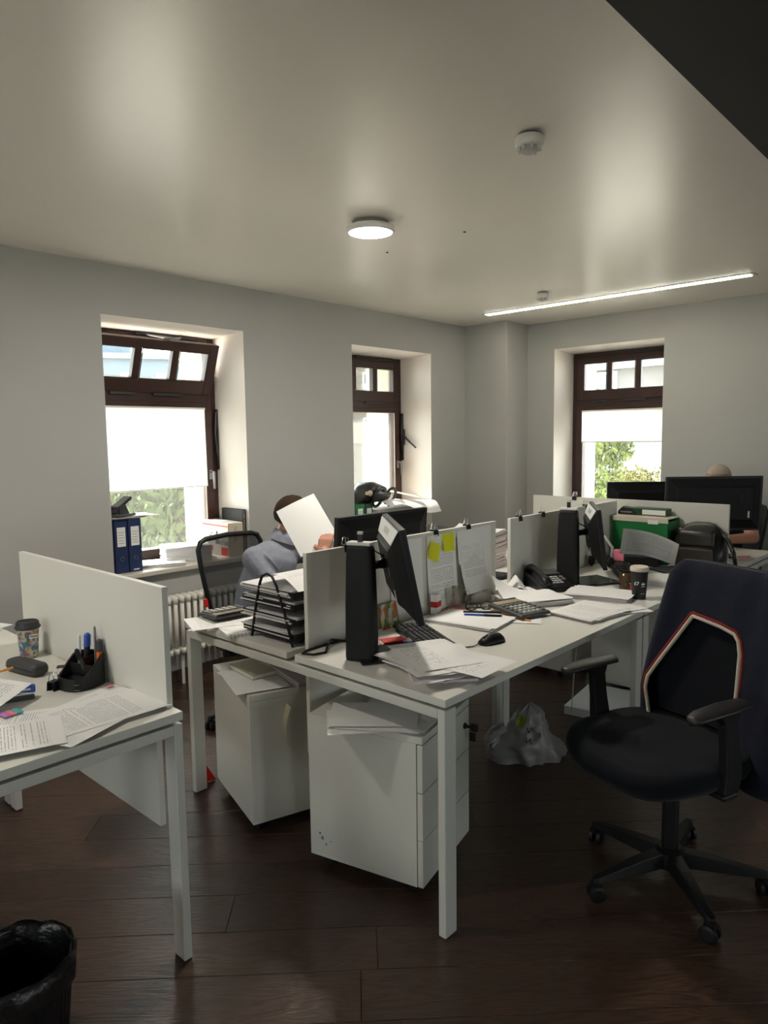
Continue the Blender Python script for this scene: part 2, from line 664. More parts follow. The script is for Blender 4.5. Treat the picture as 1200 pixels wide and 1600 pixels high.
# the rest of the room behind the camera, with its own windows
g = G()
WR = [(-1.9, -0.9), (0.9, 1.9), (3.3, 4.3)]
xs = [-3.2] + [v for p in WR for v in p] + [6.4]
for i in range(0, len(xs), 2):
    g.bb(xs[i], xs[i + 1], -3.7 - OUT + 0.2, -3.5, -0.1, 2.66)
for a, b in WR:
    g.bb(a, b, -3.7 - OUT + 0.2, -3.5, 2.2, 2.66)
    g.bb(a, b, -3.7 - OUT + 0.2, -3.5, -0.1, ZS)
struct(g.build('wall_right', 'wall_paint'))
g = G()
WN = [(0.15, 1.15), (2.05, 3.05)]
ys = [-3.7] + [v for p in WN for v in p] + [4.64]
for i in range(0, len(ys), 2):
    g.bb(-3.0 - OUT, -3.0, ys[i], ys[i + 1], -0.1, 2.66)
for a, b in WN:
    g.bb(-3.0 - OUT, -3.0, a, b, 2.2, 2.66)
    g.bb(-3.0 - OUT, -3.0, a, b, -0.1, ZS)
struct(g.build('wall_near', 'wall_paint'))
# baseboards
struct(G().bb(-3.0, 5.36, YW - 0.016, YW, 0, 0.07).build('baseboard_left', 'baseboard_brown', bevel=0.003))
struct(G().bb(XB - 0.016, XB, 2.04, 3.47, 0, 0.07).bb(XB + JG - 0.016, XB + JG, -3.5, 2.04, 0, 0.07).build('baseboard_back', 'baseboard_brown', bevel=0.003))
struct(G().bb(5.344, 5.36, 3.454, YW, 0, 0.07).bb(5.344, XB, 3.454, 3.47, 0, 0.07).build('baseboard_pier', 'baseboard_brown'))

# ---- windows: brown timber, fixed lower light, three-light top sash
def window(name, loc, rz, Wd, ztop, tilt=0.0, lever=False, sill=True, detail=True):
    o = bpy.data.objects.new(name, None)
    C.objects.link(o)
    o.location = loc
    o.rotation_euler = (0, 0, rz)
    struct(o)
    F0, F1 = FD, FD + 0.075
    fb = 0.05
    zh = ztop - 0.022                     # frame head, just under the sloping lintel
    tb, tt = 1.731, 1.821                 # transom
    # reveal, its paler colour carrying the window light
    r = G()
    r.add([(0, 0.001, ztop - 0.001), (Wd, 0.001, ztop - 0.001), (Wd, F0, zh), (0, F0, zh)], [(0, 1, 2, 3)])
    r.bb(-0.004, 0.0015, 0.001, F0, ZS, ztop)
    r.bb(Wd - 0.0015, Wd + 0.004, 0.001, F0, ZS, ztop)
    r.build('reveal', 'reveal_lit', o)
    # outer reveal
    q = G()
    q.bb(-0.02, 0.035, F1, OUT + 0.02, ZS - 0.1, zh + 0.03)
    q.bb(Wd - 0.035, Wd + 0.02, F1, OUT + 0.02, ZS - 0.1, zh + 0.03)
    q.bb(0.035, Wd - 0.035, F1, OUT + 0.02, zh - 0.03, zh + 0.03)
    q.bb(0.035, Wd - 0.035, F1, OUT + 0.08, ZS - 0.04, ZS + 0.035)
    q.build('outer_reveal', 'facade_plaster', o)
    f = G()
    f.bb(0.0, fb, F0, F1, ZS, zh)
    f.bb(Wd - fb, Wd, F0, F1, ZS, zh)
    f.bb(fb, Wd - fb, F0, F1, zh - fb, zh)
    f.bb(fb, Wd - fb, F0, F1, ZS + 0.0, ZS + 0.055)
    f.bb(fb, Wd - fb, F0 - 0.004, F1, tb + 0.025, tt + 0.002)
    f.build('frame', 'window_brown', o, bevel=0.004)
    # lower sash
    s = G()
    y0, y1 = F0 - 0.016, F1 - 0.015
    xa, xb = fb - 0.006, Wd - fb + 0.006
    zb, zt = ZS + 0.045, tb + 0.03
    sw = 0.062
    s.bb(xa, xa + sw, y0, y1, zb, zt)
    s.bb(xb - sw, xb, y0, y1, zb, zt)
    s.bb(xa + sw, xb - sw, y0, y1, zb, zb + 0.052)
    s.bb(xa + sw, xb - sw, y0, y1, zt - 0.035, zt)
    ls = s.build('sash', 'window_brown', o, bevel=0.004)
    G().bb(xa + sw - 0.005, xb - sw + 0.005, FD + 0.018, FD + 0.024, zb + 0.045, zt - 0.03).build('pane', 'window_glass', ls)
    st = G()
    st.bb(xa + sw, xb - sw, y0 - 0.002, y0 + 0.004, zt - 0.041, zt - 0.035)
    st.bb(xb - sw - 0.006, xb - sw, y0 - 0.002, y0 + 0.004, zb + 0.05, zt - 0.035)
    st.build('glazing_bead', 'pale_strip', ls)
    # top sash, hinged at its foot
    H = zh - fb - tt + 0.016
    ts = bpy.data.objects.new('top_sash', None)
    u = G()
    br, tr_, mu = 0.088, 0.06, 0.047
    sw2 = (Wd - 2 * xa) and 0.070
    xin = xa + sw2
    pw = (xb - sw2 - xin - 2 * mu) / 3
    u.bb(xa, xin, 0, 0.055, 0, H)
    u.bb(xb - sw2, xb, 0, 0.055, 0, H)
    u.bb(xin, xb - sw2, 0, 0.055, 0, br)
    u.bb(xin, xb - sw2, 0, 0.055, H - tr_, H)
    for k in (1, 2):
        u.bb(xin + k * pw + (k - 1) * mu, xin + k * (pw + mu), 0.004, 0.051, br, H - tr_)
    us = u.build('top_sash', 'window_brown', o, loc=(0, F0 - 0.018, tt - 0.004), rot=(tilt, 0, 0), bevel=0.004)
    for k in range(3):
        x = xin + k * (pw + mu)
        G().bb(x - 0.003, x + pw + 0.003, 0.025, 0.031, br - 0.003, H - tr_ + 0.003).build('pane', 'window_glass', us)
        b = G()
        for (p, q2, r0, r1) in ((x, x + pw, br, br + 0.004), (x, x + pw, H - tr_ - 0.004, H - tr_)):
            b.bb(p, q2, 0.001, 0.006, r0, r1)
        b.bb(x, x + 0.004, 0.001, 0.006, br, H - tr_)
        b.bb(x + pw - 0.004, x + pw, 0.001, 0.006, br, H - tr_)
        b.build('gasket', 'gasket', us)
    if detail:
        # handle on the right stile
        h = G()
        hx = xb - 0.03
        h.bb(hx - 0.012, hx + 0.012, y0 - 0.008, y0, 1.235, 1.30)
        h.tube([(hx, y0 - 0.006, 1.285), (hx, y0 - 0.045, 1.285)], 0.008)
        h.tube([(hx, y0 - 0.045, 1.29), (hx, y0 - 0.048, 1.17)], [0.010, 0.008])
        h.build('handle', 'metal_grey', o, smooth=False)
        k = G()
        k.bb(Wd - 0.012, Wd - 0.002, F0 - 0.03, F0 - 0.002, 1.30, 1.72)
        k.tube([(Wd - 0.012, F0 - 0.02, 1.70), (Wd - 0.03, F0 - 0.03, 1.55), (Wd - 0.015, F0 - 0.03, 1.40)], 0.007)
        k.build('locking_gear', 'metal_dark', o)
        # fanlight stay at the head
        k = G()
        k.bb(Wd * 0.40, Wd * 0.86, F0 - 0.02, F0, zh - 0.018, zh - 0.002)
        k.build('stay_rail', 'metal_dark', o)
        if tilt:
            k = G()
            topy = F0 - 0.018 - math.sin(tilt) * H
            topz = tt + math.cos(tilt) * H
            k.tube([(Wd * 0.48, F0 - 0.012, zh - 0.012), (Wd * 0.60, topy + 0.005, topz + 0.012)], 0.006)
            k.tube([(Wd * 0.74, F0 - 0.012, zh - 0.012), (Wd * 0.60, topy + 0.005, topz + 0.012)], 0.006)
            k.bb(Wd * 0.57, Wd * 0.64, topy - 0.012, topy + 0.03, topz - 0.005, topz + 0.014)
            k.build('stay_arm', 'metal_grey', o)
        k = G()
        for x0, x1 in ((0.2, 0.36), (0.5, 0.72)):
            k.bb(Wd * x0, Wd * x1, F0 - 0.026, F0 - 0.018, tt - 0.02, tt - 0.004)
        k.build('hinge', 'metal_dark', o)
    if lever:
        k = G()
        k.bb(Wd - 0.028, Wd - 0.004, F0 - 0.05, F0 - 0.016, 1.44, 1.58)
        k.tube([(Wd - 0.016, F0 - 0.03, 1.53), (Wd - 0.03, F0 - 0.12, 1.47), (Wd - 0.035, F0 - 0.20, 1.415)], [0.011, 0.009, 0.007])
        k.build('winder_lever', 'metal_dark', o)
    if sill:
        G().bb(-0.03, Wd + 0.03, -0.045, F0 - 0.005, ZS, ZS + 0.03).build('window_sill', 'sill_stone', o, bevel=0.006)
    return o

window('window_1', (W1a, YW, 0), 0, W1b - W1a, ZL, tilt=R(21))
window('window_2', (W2a, YW, 0), 0, W2b - W2a, ZL, lever=True)
window('window_3', (XB, W3a, 0), -PI / 2, W3a - W3b, ZL3)
for i, (a, b) in enumerate(WR):
    window('window_%d' % (i + 4), (b, -3.5, 0), PI, b - a, 2.2, detail=False)
for i, (a, b) in enumerate(WN):
    window('window_%d' % (i + 7), (-3.0, a, 0), PI / 2, b - a, 2.2, detail=False)
ph = 1.42
for i, (x, y, rz, wd) in enumerate(((2.41, YW + FD + 0.1, 0, 0.9), (4.385, YW + FD + 0.1, 0, 0.9), (XB + FD + 0.1, 2.72, -PI / 2, 0.9), (-1.4, -3.95, PI, 0.95), (1.4, -3.95, PI, 0.95), (3.8, -3.95, PI, 0.95), (-3.45, 0.65, PI / 2, 0.95), (-3.45, 2.55, PI / 2, 0.95))):
    portal('window_portal', (x, y, ph), (-PI / 2, 0, rz), wd, 1.5)

# roller blinds hung in the lower lights
def blind(loc, rz, Wd, zb, label, skew=0.0):
    t = thing('roller_blind', loc, rz, label, 'blind', 'white roller blinds')
    g = G()
    x0, x1 = 0.104, Wd - 0.104
    y = FD - 0.026
    g.grid(lambda u, v: (x0 + (x1 - x0) * u, y + 0.002 * math.sin(5 * u + 3 * v), zb + skew * (u - 0.5) + (1.722 - zb - skew * (u - 0.5)) * v), 12, 12)
    g.build('cloth', 'blind_white', t, smooth=True)
    G().tube([(x0, y, zb - 0.002 - skew / 2), (x1, y, zb - 0.002 + skew / 2)], 0.005, 8).build('bottom_rail', 'white_plastic', t)
    G().tube([(x0, y + 0.002, 1.722), (x1, y + 0.002, 1.722)], 0.007, 10).build('roller', 'white_plastic', t)
blind((W1a, YW, 0), 0, W1b - W1a, 1.195, 'white roller blind half down over the tilted-open window')
blind((XB, W3a, 0), -PI / 2, W3a - W3b, 1.446, 'short white roller blind in the window behind the two monitors')

# ---- lamps and detectors on the ceiling
mat('lamp_diffuser', (0.9, 0.9, 0.9), 0.4, emit=(1.0, 0.97, 0.90), estr=7.0)
mat('strip_diffuser', (0.9, 0.9, 0.85), 0.4, emit=(1.0, 0.95, 0.78), estr=9.0)
def round_lamp(x, y, label, z=ZC, power=LAMP):
    t = thing('ceiling_lamp', (x, y, z), 0, label, 'lamp', 'round ceiling lamps')
    G().lathe([(0.085, 0), (0.085, -0.022)], 32).build('base', 'mid_grey', t)
    G().lathe([(0.0, -0.021), (0.104, -0.020), (0.112, -0.024), (0.112, -0.044), (0.104, -0.050), (0.100, -0.044)], 40, cap=False).build('housing', 'white_plastic', t, smooth=True)
    G().lathe([(0.0, -0.049), (0.06, -0.0495), (0.103, -0.046)], 40, cap=False).build('diffuser', 'lamp_diffuser', t, smooth=True)
    d = bpy.data.lights.new('lamp_light', 'AREA')
    d.shape = 'DISK'
    d.size = 0.20
    d.energy = power
    d.color = (1.0, 0.93, 0.82)
    o = bpy.data.objects.new('lamp_light', d)
    C.objects.link(o)
    o.location = (0, 0, -0.053)
    o.parent = t
round_lamp(2.478, 2.35, 'lit round white ceiling lamp above the desks')
round_lamp(0.18, 2.45, 'unseen round ceiling lamp added over the left desk for fill light', power=4.5)  # unseen lamp added to brighten the left desk
round_lamp(-2.20, 2.35, 'unseen round ceiling lamp added near the rear wall for fill light', power=3)  # another unseen lamp, added as fill from the rear
t = thing('linear_ceiling_light', (4.97, 2.41, ZC), 0, 'long narrow lit strip light recessed in the ceiling', 'light')
G().bb(-0.042, 0.042, -1.03, 1.03, -0.004, 0.0).build('frame', 'pale_grey', t)
G().bb(-0.028, 0.028, -1.0, 1.0, -0.007, -0.003).build('diffuser', 'strip_diffuser', t)
def detector(x, y, label, s=1.0):
    t = thing('smoke_detector', (x, y, ZC), 0, label, 'smoke detector', 'smoke detectors')
    G().lathe([(0.036 * s, 0), (0.038 * s, -0.008 * s)], 28).build('base', 'mid_grey', t)
    G().lathe([(0.044 * s, -0.008 * s), (0.047 * s, -0.012 * s), (0.046 * s, -0.034 * s), (0.040 * s, -0.040 * s), (0.0, -0.040 * s)], 32, cap=False).build('body', 'white_plastic', t, smooth=True)
    g = G()
    for k in range(8):
        a = k * PI / 4
        g.box((0.036 * s * math.cos(a), 0.036 * s * math.sin(a), -0.046 * s), (0.010 * s, 0.005 * s, 0.014 * s), rz=a)
    g.build('grille', 'white_plastic', t)['kind'] = 'stuff'
    G().lathe([(0.030 * s, -0.038 * s), (0.030 * s, -0.052 * s), (0.022 * s, -0.058 * s), (0.0, -0.059 * s)], 24, cap=False).build('chamber', 'light_grey', t, smooth=True)
detector(2.155, 1.311, 'white smoke detector on the ceiling nearest the dark soffit')
detector(4.51, 2.63, 'small white smoke detector beside the strip light', 0.95)

# ---- outside: trees and facades seen through the panes, with unseen ground
mat('leaf', (0.030, 0.045, 0.010), 0.8, spec=0.2, var=0.35, vscale=0.8)
mat('leaf_yellow', (0.085, 0.08, 0.012), 0.8, spec=0.2, var=0.3, vscale=0.8)
mat('leaf_bright', (0.085, 0.11, 0.02), 0.8, spec=0.2, var=0.3, vscale=0.8)
mat('bark', (0.07, 0.05, 0.04), 0.9)
mat('ground_concrete', (0.40, 0.36, 0.31), 0.9, var=0.2, vscale=0.5)  # unseen ground, made pale to bounce sunlight up to the ceiling
mat('facade_beige', (0.125, 0.108, 0.088), 0.9, var=0.05, vscale=0.3)
mat('facade_blue', (0.075, 0.10, 0.125), 0.8, var=0.06, vscale=0.2)
mat('facade_grey', (0.10, 0.10, 0.10), 0.9, var=0.06, vscale=0.3)
mat('far_glass', (0.10, 0.13, 0.15), 0.2, spec=0.6)
mat('roof_grey', (0.085, 0.10, 0.11), 0.6)
struct(G().bb(-60, 140, 4.8, 140, -8.2, -8.0).bb(6.6, 140, -60, 4.8, -8.2, -8.0).bb(-60, 6.6, -60, -4.6, -8.2, -8.0).bb(-60, -3.8, -4.6, 4.8, -8.2, -8.0).build('ground_outside', 'ground_concrete'))

def tree(loc, h, rx, rz_, label, lm='leaf', n=2600, seed=1, leaf=0.17):
    t = thing('tree', loc, 0, label, 'tree', 'trees outside the windows')
    rnd = random.Random(seed)
    g = G()
    g.tube([(0, 0, 0), (0.05, 0.02, h * 0.4), (0.0, 0.1, h * 0.8)], [0.22, 0.16, 0.05], 10)
    for k in range(7):
        a = k * 0.9
        z = h * (0.35 + 0.07 * k)
        g.tube([(0, 0, z), (rx * 0.6 * math.cos(a), rx * 0.6 * math.sin(a), z + 0.9)], [0.06, 0.02], 6)
    g.build('trunk', 'bark', t)
    g = G()
    blobs = [(rnd.uniform(-1, 1) * rx * 0.6, rnd.uniform(-1, 1) * rx * 0.6, h + rnd.uniform(-0.75, 0.55) * rz_, rnd.uniform(0.35, 0.6) * rx) for _ in range(16)]
    for _ in range(n):
        bx, by, bz, br = rnd.choice(blobs)
        d = Vector((rnd.gauss(0, 1), rnd.gauss(0, 1), rnd.gauss(0, 1))).normalized() * br * (0.55 + 0.5 * rnd.random())
        M = Matrix.Translation((bx + d.x, by + d.y, bz + d.z)) @ Euler((rnd.uniform(0, 6), rnd.uniform(0, 6), rnd.uniform(0, 6))).to_matrix().to_4x4()
        s = leaf * rnd.uniform(0.7, 1.5)
        g.add([(-s, 0, 0), (0, -s * 0.45, 0.02), (s, 0, 0), (0, s * 0.45, 0.02)], [(0, 1, 2, 3)], M)
    g.build('foliage', lm, t)['kind'] = 'stuff'
tree((7.0, 13.2, -8), 7.2, 2.6, 2.8, 'dense green tree outside the window with the binders', seed=3, n=14000, leaf=0.10)
tree((1.6, 15.5, -8), 6.4, 2.0, 2.2, 'broad green tree left of its neighbour outside the binder window', seed=8, n=8000, leaf=0.10)
tree((14.2, 7.35, -8), 8.6, 1.25, 2.2, 'bright green tree outside the window behind the monitors', 'leaf_bright', seed=5, n=7000, leaf=0.075)
tree((20.0, 8.35, -8), 7.6, 1.1, 1.2, 'low yellow-green bush beside the bright green tree outside', 'leaf_yellow', seed=6, n=4000, leaf=0.06)

def facade(name, loc, rz, W_, H, fl_m, win_m, nx, nz, ww, wh, z0, dz, label, parapet=True):
    t = thing(name, loc, rz, label, 'building')
    G().bb(-W_ / 2, W_ / 2, 0, 8, 0, H).build('wall', fl_m, t)
    if parapet:
        G().bb(-W_ / 2 - 0.3, W_ / 2 + 0.3, -0.4, 8.2, H, H + 0.5).build('parapet', 'roof_grey', t)
    for j in range(nz):
        for i in range(nx):
            x = -W_ / 2 + (i + 0.5) * W_ / nx
            z = z0 + j * dz
            w_ = G().bb(x - ww / 2 - 0.12, x + ww / 2 + 0.12, -0.12, 0.05, z - 0.12, z + wh + 0.12).build('window', 'white', t)
            for s in (-1, 1):
                G().bb(x + s * ww / 4 - ww / 4 + 0.05, x + s * ww / 4 + ww / 4 - 0.05, -0.16, -0.1, z, z + wh).build('pane', win_m, w_)
    return t
facade('apartment_block', (72, 66, -8), -PI / 4, 26, 19.2, 'facade_beige', 'far_glass', 6, 6, 1.5, 1.75, 1.2, 3.05, 'beige apartment block with rows of windows across the street')
b = facade('office_building', (29.5, 62, -8), -0.5, 15, 16.8, 'facade_blue', 'far_glass', 5, 5, 1.2, 1.6, 1.5, 3.1, 'pale blue building with a rooftop turret seen through the tilted sash')
G().lathe([(2.2, 0), (2.2, 2.2), (0.3, 3.4), (0.0, 3.5)], 16, cap=False).build('turret', 'facade_blue', b, (1.0, 4, 17.2))
facade('low_grey_building', (33, 14.0, -8), -PI / 2 - 0.05, 30, 12.6, 'facade_grey', 'far_glass', 8, 4, 1.2, 1.6, 1.5, 3.1, 'grey low building with a pale roof seen behind the bright green tree')
# ================================================================== furniture
def legs(root, pts, zt=0.715):
    """pts: (x0,x1,y0,y1) of each rectangular tube leg"""
    for (x0, x1, y0, y1) in pts:
        l = G().bb(x0, x1, y0, y1, 0.004, zt).build('leg', 'frame_white', root, bevel=0.003)
        G().bb(x0 + 0.002, x1 - 0.002, y0 + 0.002, y1 - 0.002, 0, 0.006).build('foot', 'scuff', l)

def bench(name, X0, X1, label, mid_a=False, mid_b=False, div=True, dx=(0.081, 0.11)):
    r = thing(name, (0, 0, 0), 0, label, 'desk', 'white bench desks in a row')
    ya, yb, yc, yd = 1.222, 1.894, 1.937, 2.600
    G().bb(X0, X1, ya, yb, 0.725, 0.75).build('tabletop', 'laminate', r, bevel=0.0015)
    G().bb(X0, X1, yc, yd, 0.725, 0.75).build('tabletop', 'laminate', r, bevel=0.0015)
    pts = []
    for x0, x1, mid in ((X0, X0 + 0.056, mid_a), (X1 - 0.056, X1, mid_b)):
        pts += [(x0, x1, 1.225, 1.252), (x0, x1, 2.571, 2.598)]
        if mid:
            pts.append((x0, x1, 1.942, 1.969))
        G().bb(x0, x1, 1.252, 2.571, 0.685, 0.715).build('frame_bar', 'frame_white', r, bevel=0.003)
        sp_ = G()
        for y in (1.35, 1.78, 2.05, 2.45):
            sp_.bb(x0 + 0.018, x0 + 0.038, y - 0.02, y + 0.02, 0.714, 0.726)
        sp_.build('spacer', 'mid_grey', r)
    legs(r, pts)
    rl = G()
    for y in (1.40, 1.72, 2.12, 2.42):
        rl.bb(X0 + 0.056, X1 - 0.056, y - 0.014, y + 0.014, 0.675, 0.715)
    rl.build('rail', 'frame_white', r)
    if div:
        G().bb(X0 + dx[0], X1 - dx[1], 1.912, 1.930, 0.35, 1.10).build('divider_panel', 'laminate', r, bevel=0.001)
    return r
BENCH = bench('bench_desk', 1.574, 2.975, 'white double bench desk nearest the camera with a divider between two worktops', mid_b=True)
BENCH2 = bench('bench_desk', 2.985, 4.288, 'white double bench desk behind the foreground chair, holding the desk telephone', mid_a=True, dx=(0.010, 0.085))

# cross desk closing the row, with its own divider facing the camera
r = thing('cross_desk', (0, 0, 0), 0, 'white desk crosswise at the end of the row under the two black monitors', 'desk')
G().bb(4.320, 5.0, 1.222, 2.60, 0.725, 0.75).build('tabletop', 'laminate', r, bevel=0.0015)
legs(r, [(4.325, 4.352, 1.225, 1.281), (4.970, 4.997, 1.225, 1.281), (4.325, 4.352, 2.54, 2.596), (4.970, 4.997, 2.54, 2.596)])
for y in (1.225, 2.54):
    G().bb(4.352, 4.970, y, y + 0.056, 0.685, 0.715).build('frame_bar', 'frame_white', r, bevel=0.003)
G().bb(4.5, 4.53, 1.281, 2.54, 0.675, 0.715).bb(4.8, 4.83, 1.281, 2.54, 0.675, 0.715).build('rail', 'frame_white', r)
G().bb(4.296, 4.314, 1.285, 2.56, 0.40, 1.10).build('divider_panel', 'laminate', r, bevel=0.001)

# left desks
def left_desk(y0, y1, label, div=True):
    r = thing('desk', (0, 0, 0), 0, label, 'desk', 'white desks at the left edge')
    G().bb(0.36, 1.028, y0, y1, 0.725, 0.75).build('tabletop', 'laminate', r, bevel=0.0015)
    legs(r, [(1.0, 1.027, y0 + 0.002, y0 + 0.058), (0.362, 0.389, y0 + 0.002, y0 + 0.058), (1.0, 1.027, y1 - 0.058, y1 - 0.002), (0.362, 0.389, y1 - 0.058, y1 - 0.002)])
    for y in (y0 + 0.002, y1 - 0.058):
        G().bb(0.389, 1.0, y, y + 0.056, 0.685, 0.715).build('frame_bar', 'frame_white', r, bevel=0.003)
        s_ = G()
        for x in (0.5, 0.88):
            s_.bb(x - 0.02, x + 0.02, y + 0.018, y + 0.038, 0.714, 0.726)
        s_.build('spacer', 'mid_grey', r)
    G().bb(0.58, 0.61, y0 + 0.058, y1 - 0.058, 0.675, 0.715).bb(0.80, 0.83, y0 + 0.058, y1 - 0.058, 0.675, 0.715).build('rail', 'frame_white', r)
    if div:
        G().bb(1.009, 1.0275, y0 + 0.05, y1 - 0.25, 0.7505, 1.10).build('divider_panel', 'laminate', r, bevel=0.001)
        G().bb(0.978, 0.996, y0 + 0.062, y1 - 0.25, 0.405, 0.714).build('modesty_panel', 'laminate', r, bevel=0.001)
    return r
left_desk(1.732, 3.06, 'white desk at left foreground with a tall divider panel and coffee cup')
left_desk(3.072, 3.86, 'white desk end by the left wall, mostly hidden behind the tall divider', div=False)

# pedestals on casters
def pedestal(loc, rz, label, H=0.56, w=0.39, d=0.44, keys=True):
    t = thing('pedestal_cabinet', loc, rz, label, 'cabinet', 'white pedestal cabinets')
    z0 = 0.05
    b = G()
    b.bb(-w / 2, w / 2, -d / 2 + 0.022, d / 2, z0, z0 + 0.016)
    b.bb(-w / 2, -w / 2 + 0.016, -d / 2 + 0.022, d / 2, z0 + 0.016, H - 0.024)
    b.bb(w / 2 - 0.016, w / 2, -d / 2 + 0.022, d / 2, z0 + 0.016, H - 0.024)
    b.bb(-w / 2 + 0.016, w / 2 - 0.016, d / 2 - 0.016, d / 2, z0 + 0.016, H - 0.024)
    b.bb(-w / 2 + 0.016, w / 2 - 0.016, -d / 2 + 0.05, -d / 2 + 0.06, z0 + 0.016, H - 0.024)
    b.build('body', 'laminate', t, bevel=0.001)
    G().bb(-w / 2, w / 2, -d / 2, d / 2, H - 0.0235, H).build('top_panel', 'laminate', t, bevel=0.001)
    hh = (H - 0.026 - z0) / 3
    for k in range(3):
        dr = G().bb(-w / 2 + 0.001, w / 2 - 0.001, -d / 2, -d / 2 + 0.019, z0 + k * hh + 0.0015, z0 + (k + 1) * hh - 0.0015).build('drawer', 'laminate', t, bevel=0.001)
        if k == 2 and keys:
            kx, kz = w / 2 - 0.045, z0 + 2 * hh + hh * 0.62
            G().lathe([(0.011, 0), (0.011, 0.006), (0.007, 0.008)], 14, Matrix.Translation((kx, -d / 2, kz)) @ Matrix.Rotation(PI / 2, 4, 'X')).build('lock', 'black_plastic', dr)
            ky = G()
            ky.bb(kx - 0.003, kx + 0.003, -d / 2 - 0.03, -d / 2 - 0.006, kz - 0.005, kz + 0.005)
            ky.bb(kx - 0.004, kx + 0.004, -d / 2 - 0.052, -d / 2 - 0.026, kz - 0.013, kz + 0.013)
            ky.bb(kx + 0.006, kx + 0.012, -d / 2 - 0.040, -d / 2 - 0.018, kz - 0.055, kz - 0.025)
            ky.tube([(kx, -d / 2 - 0.045, kz - 0.01), (kx + 0.009, -d / 2 - 0.03, kz - 0.03)], 0.0012, 6)
            ky.build('key', 'black_plastic', dr)
    for sx in (-1, 1):
        for sy in (-1, 1):
            c = G()
            M = Matrix.Translation((sx * (w / 2 - 0.045), sy * (d / 2 - 0.055), 0.022)) @ Matrix.Rotation(PI / 2, 4, 'Y')
            c.lathe([(0.014, -0.012), (0.022, -0.010), (0.022, 0.010), (0.014, 0.012)], 16, M)
            c.bb(sx * (w / 2 - 0.045) - 0.017, sx * (w / 2 - 0.045) + 0.017, sy * (d / 2 - 0.055) - 0.012, sy * (d / 2 - 0.055) + 0.012, 0.038, 0.051)
            c.build('caster', 'black_plastic', t)
    return t
PED1 = pedestal((1.799, 1.644, 0), R(13.6), 'white pedestal cabinet with keys in its top drawer under the nearest worktop')
# worn corner on its side
g = G()
for (y, z, s) in ((0.17, 0.12, 0.010), (0.155, 0.10, 0.006), (0.18, 0.135, 0.007), (0.135, 0.115, 0.004)):
    g.box((-0.1952, y, z), (0.0006, s, s * 1.2))
g.build('scuff_mark', 'mid_grey', PED1)
PED2 = pedestal((1.783, 2.269, 0), R(-17 + 180), 'white pedestal cabinet with a notebook on top behind the divider', H=0.555, d=0.452)
pedestal((4.07, 1.685, 0), R(0), 'white pedestal cabinet far under the second bench, right of the gap', H=0.56, d=0.44)
pedestal((4.07, 2.27, 0), R(180), 'white pedestal cabinet far under the second bench, left of the gap', H=0.56, d=0.40)

# radiator under the first window
t = thing('radiator', (2.20, 3.845, 0), 0, 'white tubular column radiator under the binder window', 'radiator')
sec = None
for k in range(19):
    if sec is None:
        g = G()
        for y in (-0.034, 0.0, 0.034):
            g.tube([(0, y, 0.225), (0, y, 0.535)], 0.0125, 10)
        for z in (0.222, 0.54):
            g.loft([[(0.02 * math.cos(a) * s, 0.052 * math.sin(a) * s, z + dz) for a in [2 * PI * i / 14 for i in range(14)]] for s, dz in ((0.5, -0.028), (1, -0.018), (1.05, 0), (1, 0.016), (0.5, 0.026))])
        o = g.build('column', 'radiator_white', t, loc=(k * 0.045, 0, 0), smooth=True)
        sec = o
    else:
        o = sec.copy()
        C.objects.link(o)
        o.location = (k * 0.045, 0, 0)
g = G()
g.tube([(0.40, 0.02, 0.2), (0.40, 0.06, 0.2)], 0.008).tube([(0.40, 0.02, 0.52), (0.40, 0.06, 0.52)], 0.008)
g.tube([(0.1, 0, 0.2), (0.1, 0.0, 0.0)], 0.010)
g.tube([(0.7, 0, 0.2), (0.7, 0.0, 0.0)], 0.010)
g.build('bracket', 'radiator_white', t)

# ---- office chairs
mat('chair_fabric', (0.006, 0.007, 0.010), 0.9, spec=0.08, bump=0.15, bscale=500, sheen=0.08)
mat('arm_pad', (0.022, 0.021, 0.021), 0.45)
thin_cloth('chair_mesh', (0.016, 0.016, 0.017), (0.012, 0.012, 0.012), 0.2, see=0.14)

def caster(root, x, y, a):
    g = G()
    for s in (-1, 1):
        M = Matrix.Translation((x, y, 0.027)) @ Matrix.Rotation(a, 4, 'Z') @ Matrix.Translation((0, s * 0.014, 0)) @ Matrix.Rotation(PI / 2, 4, 'X')
        g.lathe([(0.018, -0.009), (0.027, -0.006), (0.027, 0.006), (0.018, 0.009)], 18, M)
    M = Matrix.Translation((x, y, 0)) @ Matrix.Rotation(a, 4, 'Z')
    g.tube([(0.0, 0, 0.03), (0.0, 0, 0.062)], 0.010, 8, M)
    g.loft([[(0.02 * math.cos(b), 0.012 * math.sin(b), z) for b in [2 * PI * i / 10 for i in range(10)]] for z in (0.045, 0.062)], True, M)
    g.build('caster', 'black_plastic', root)

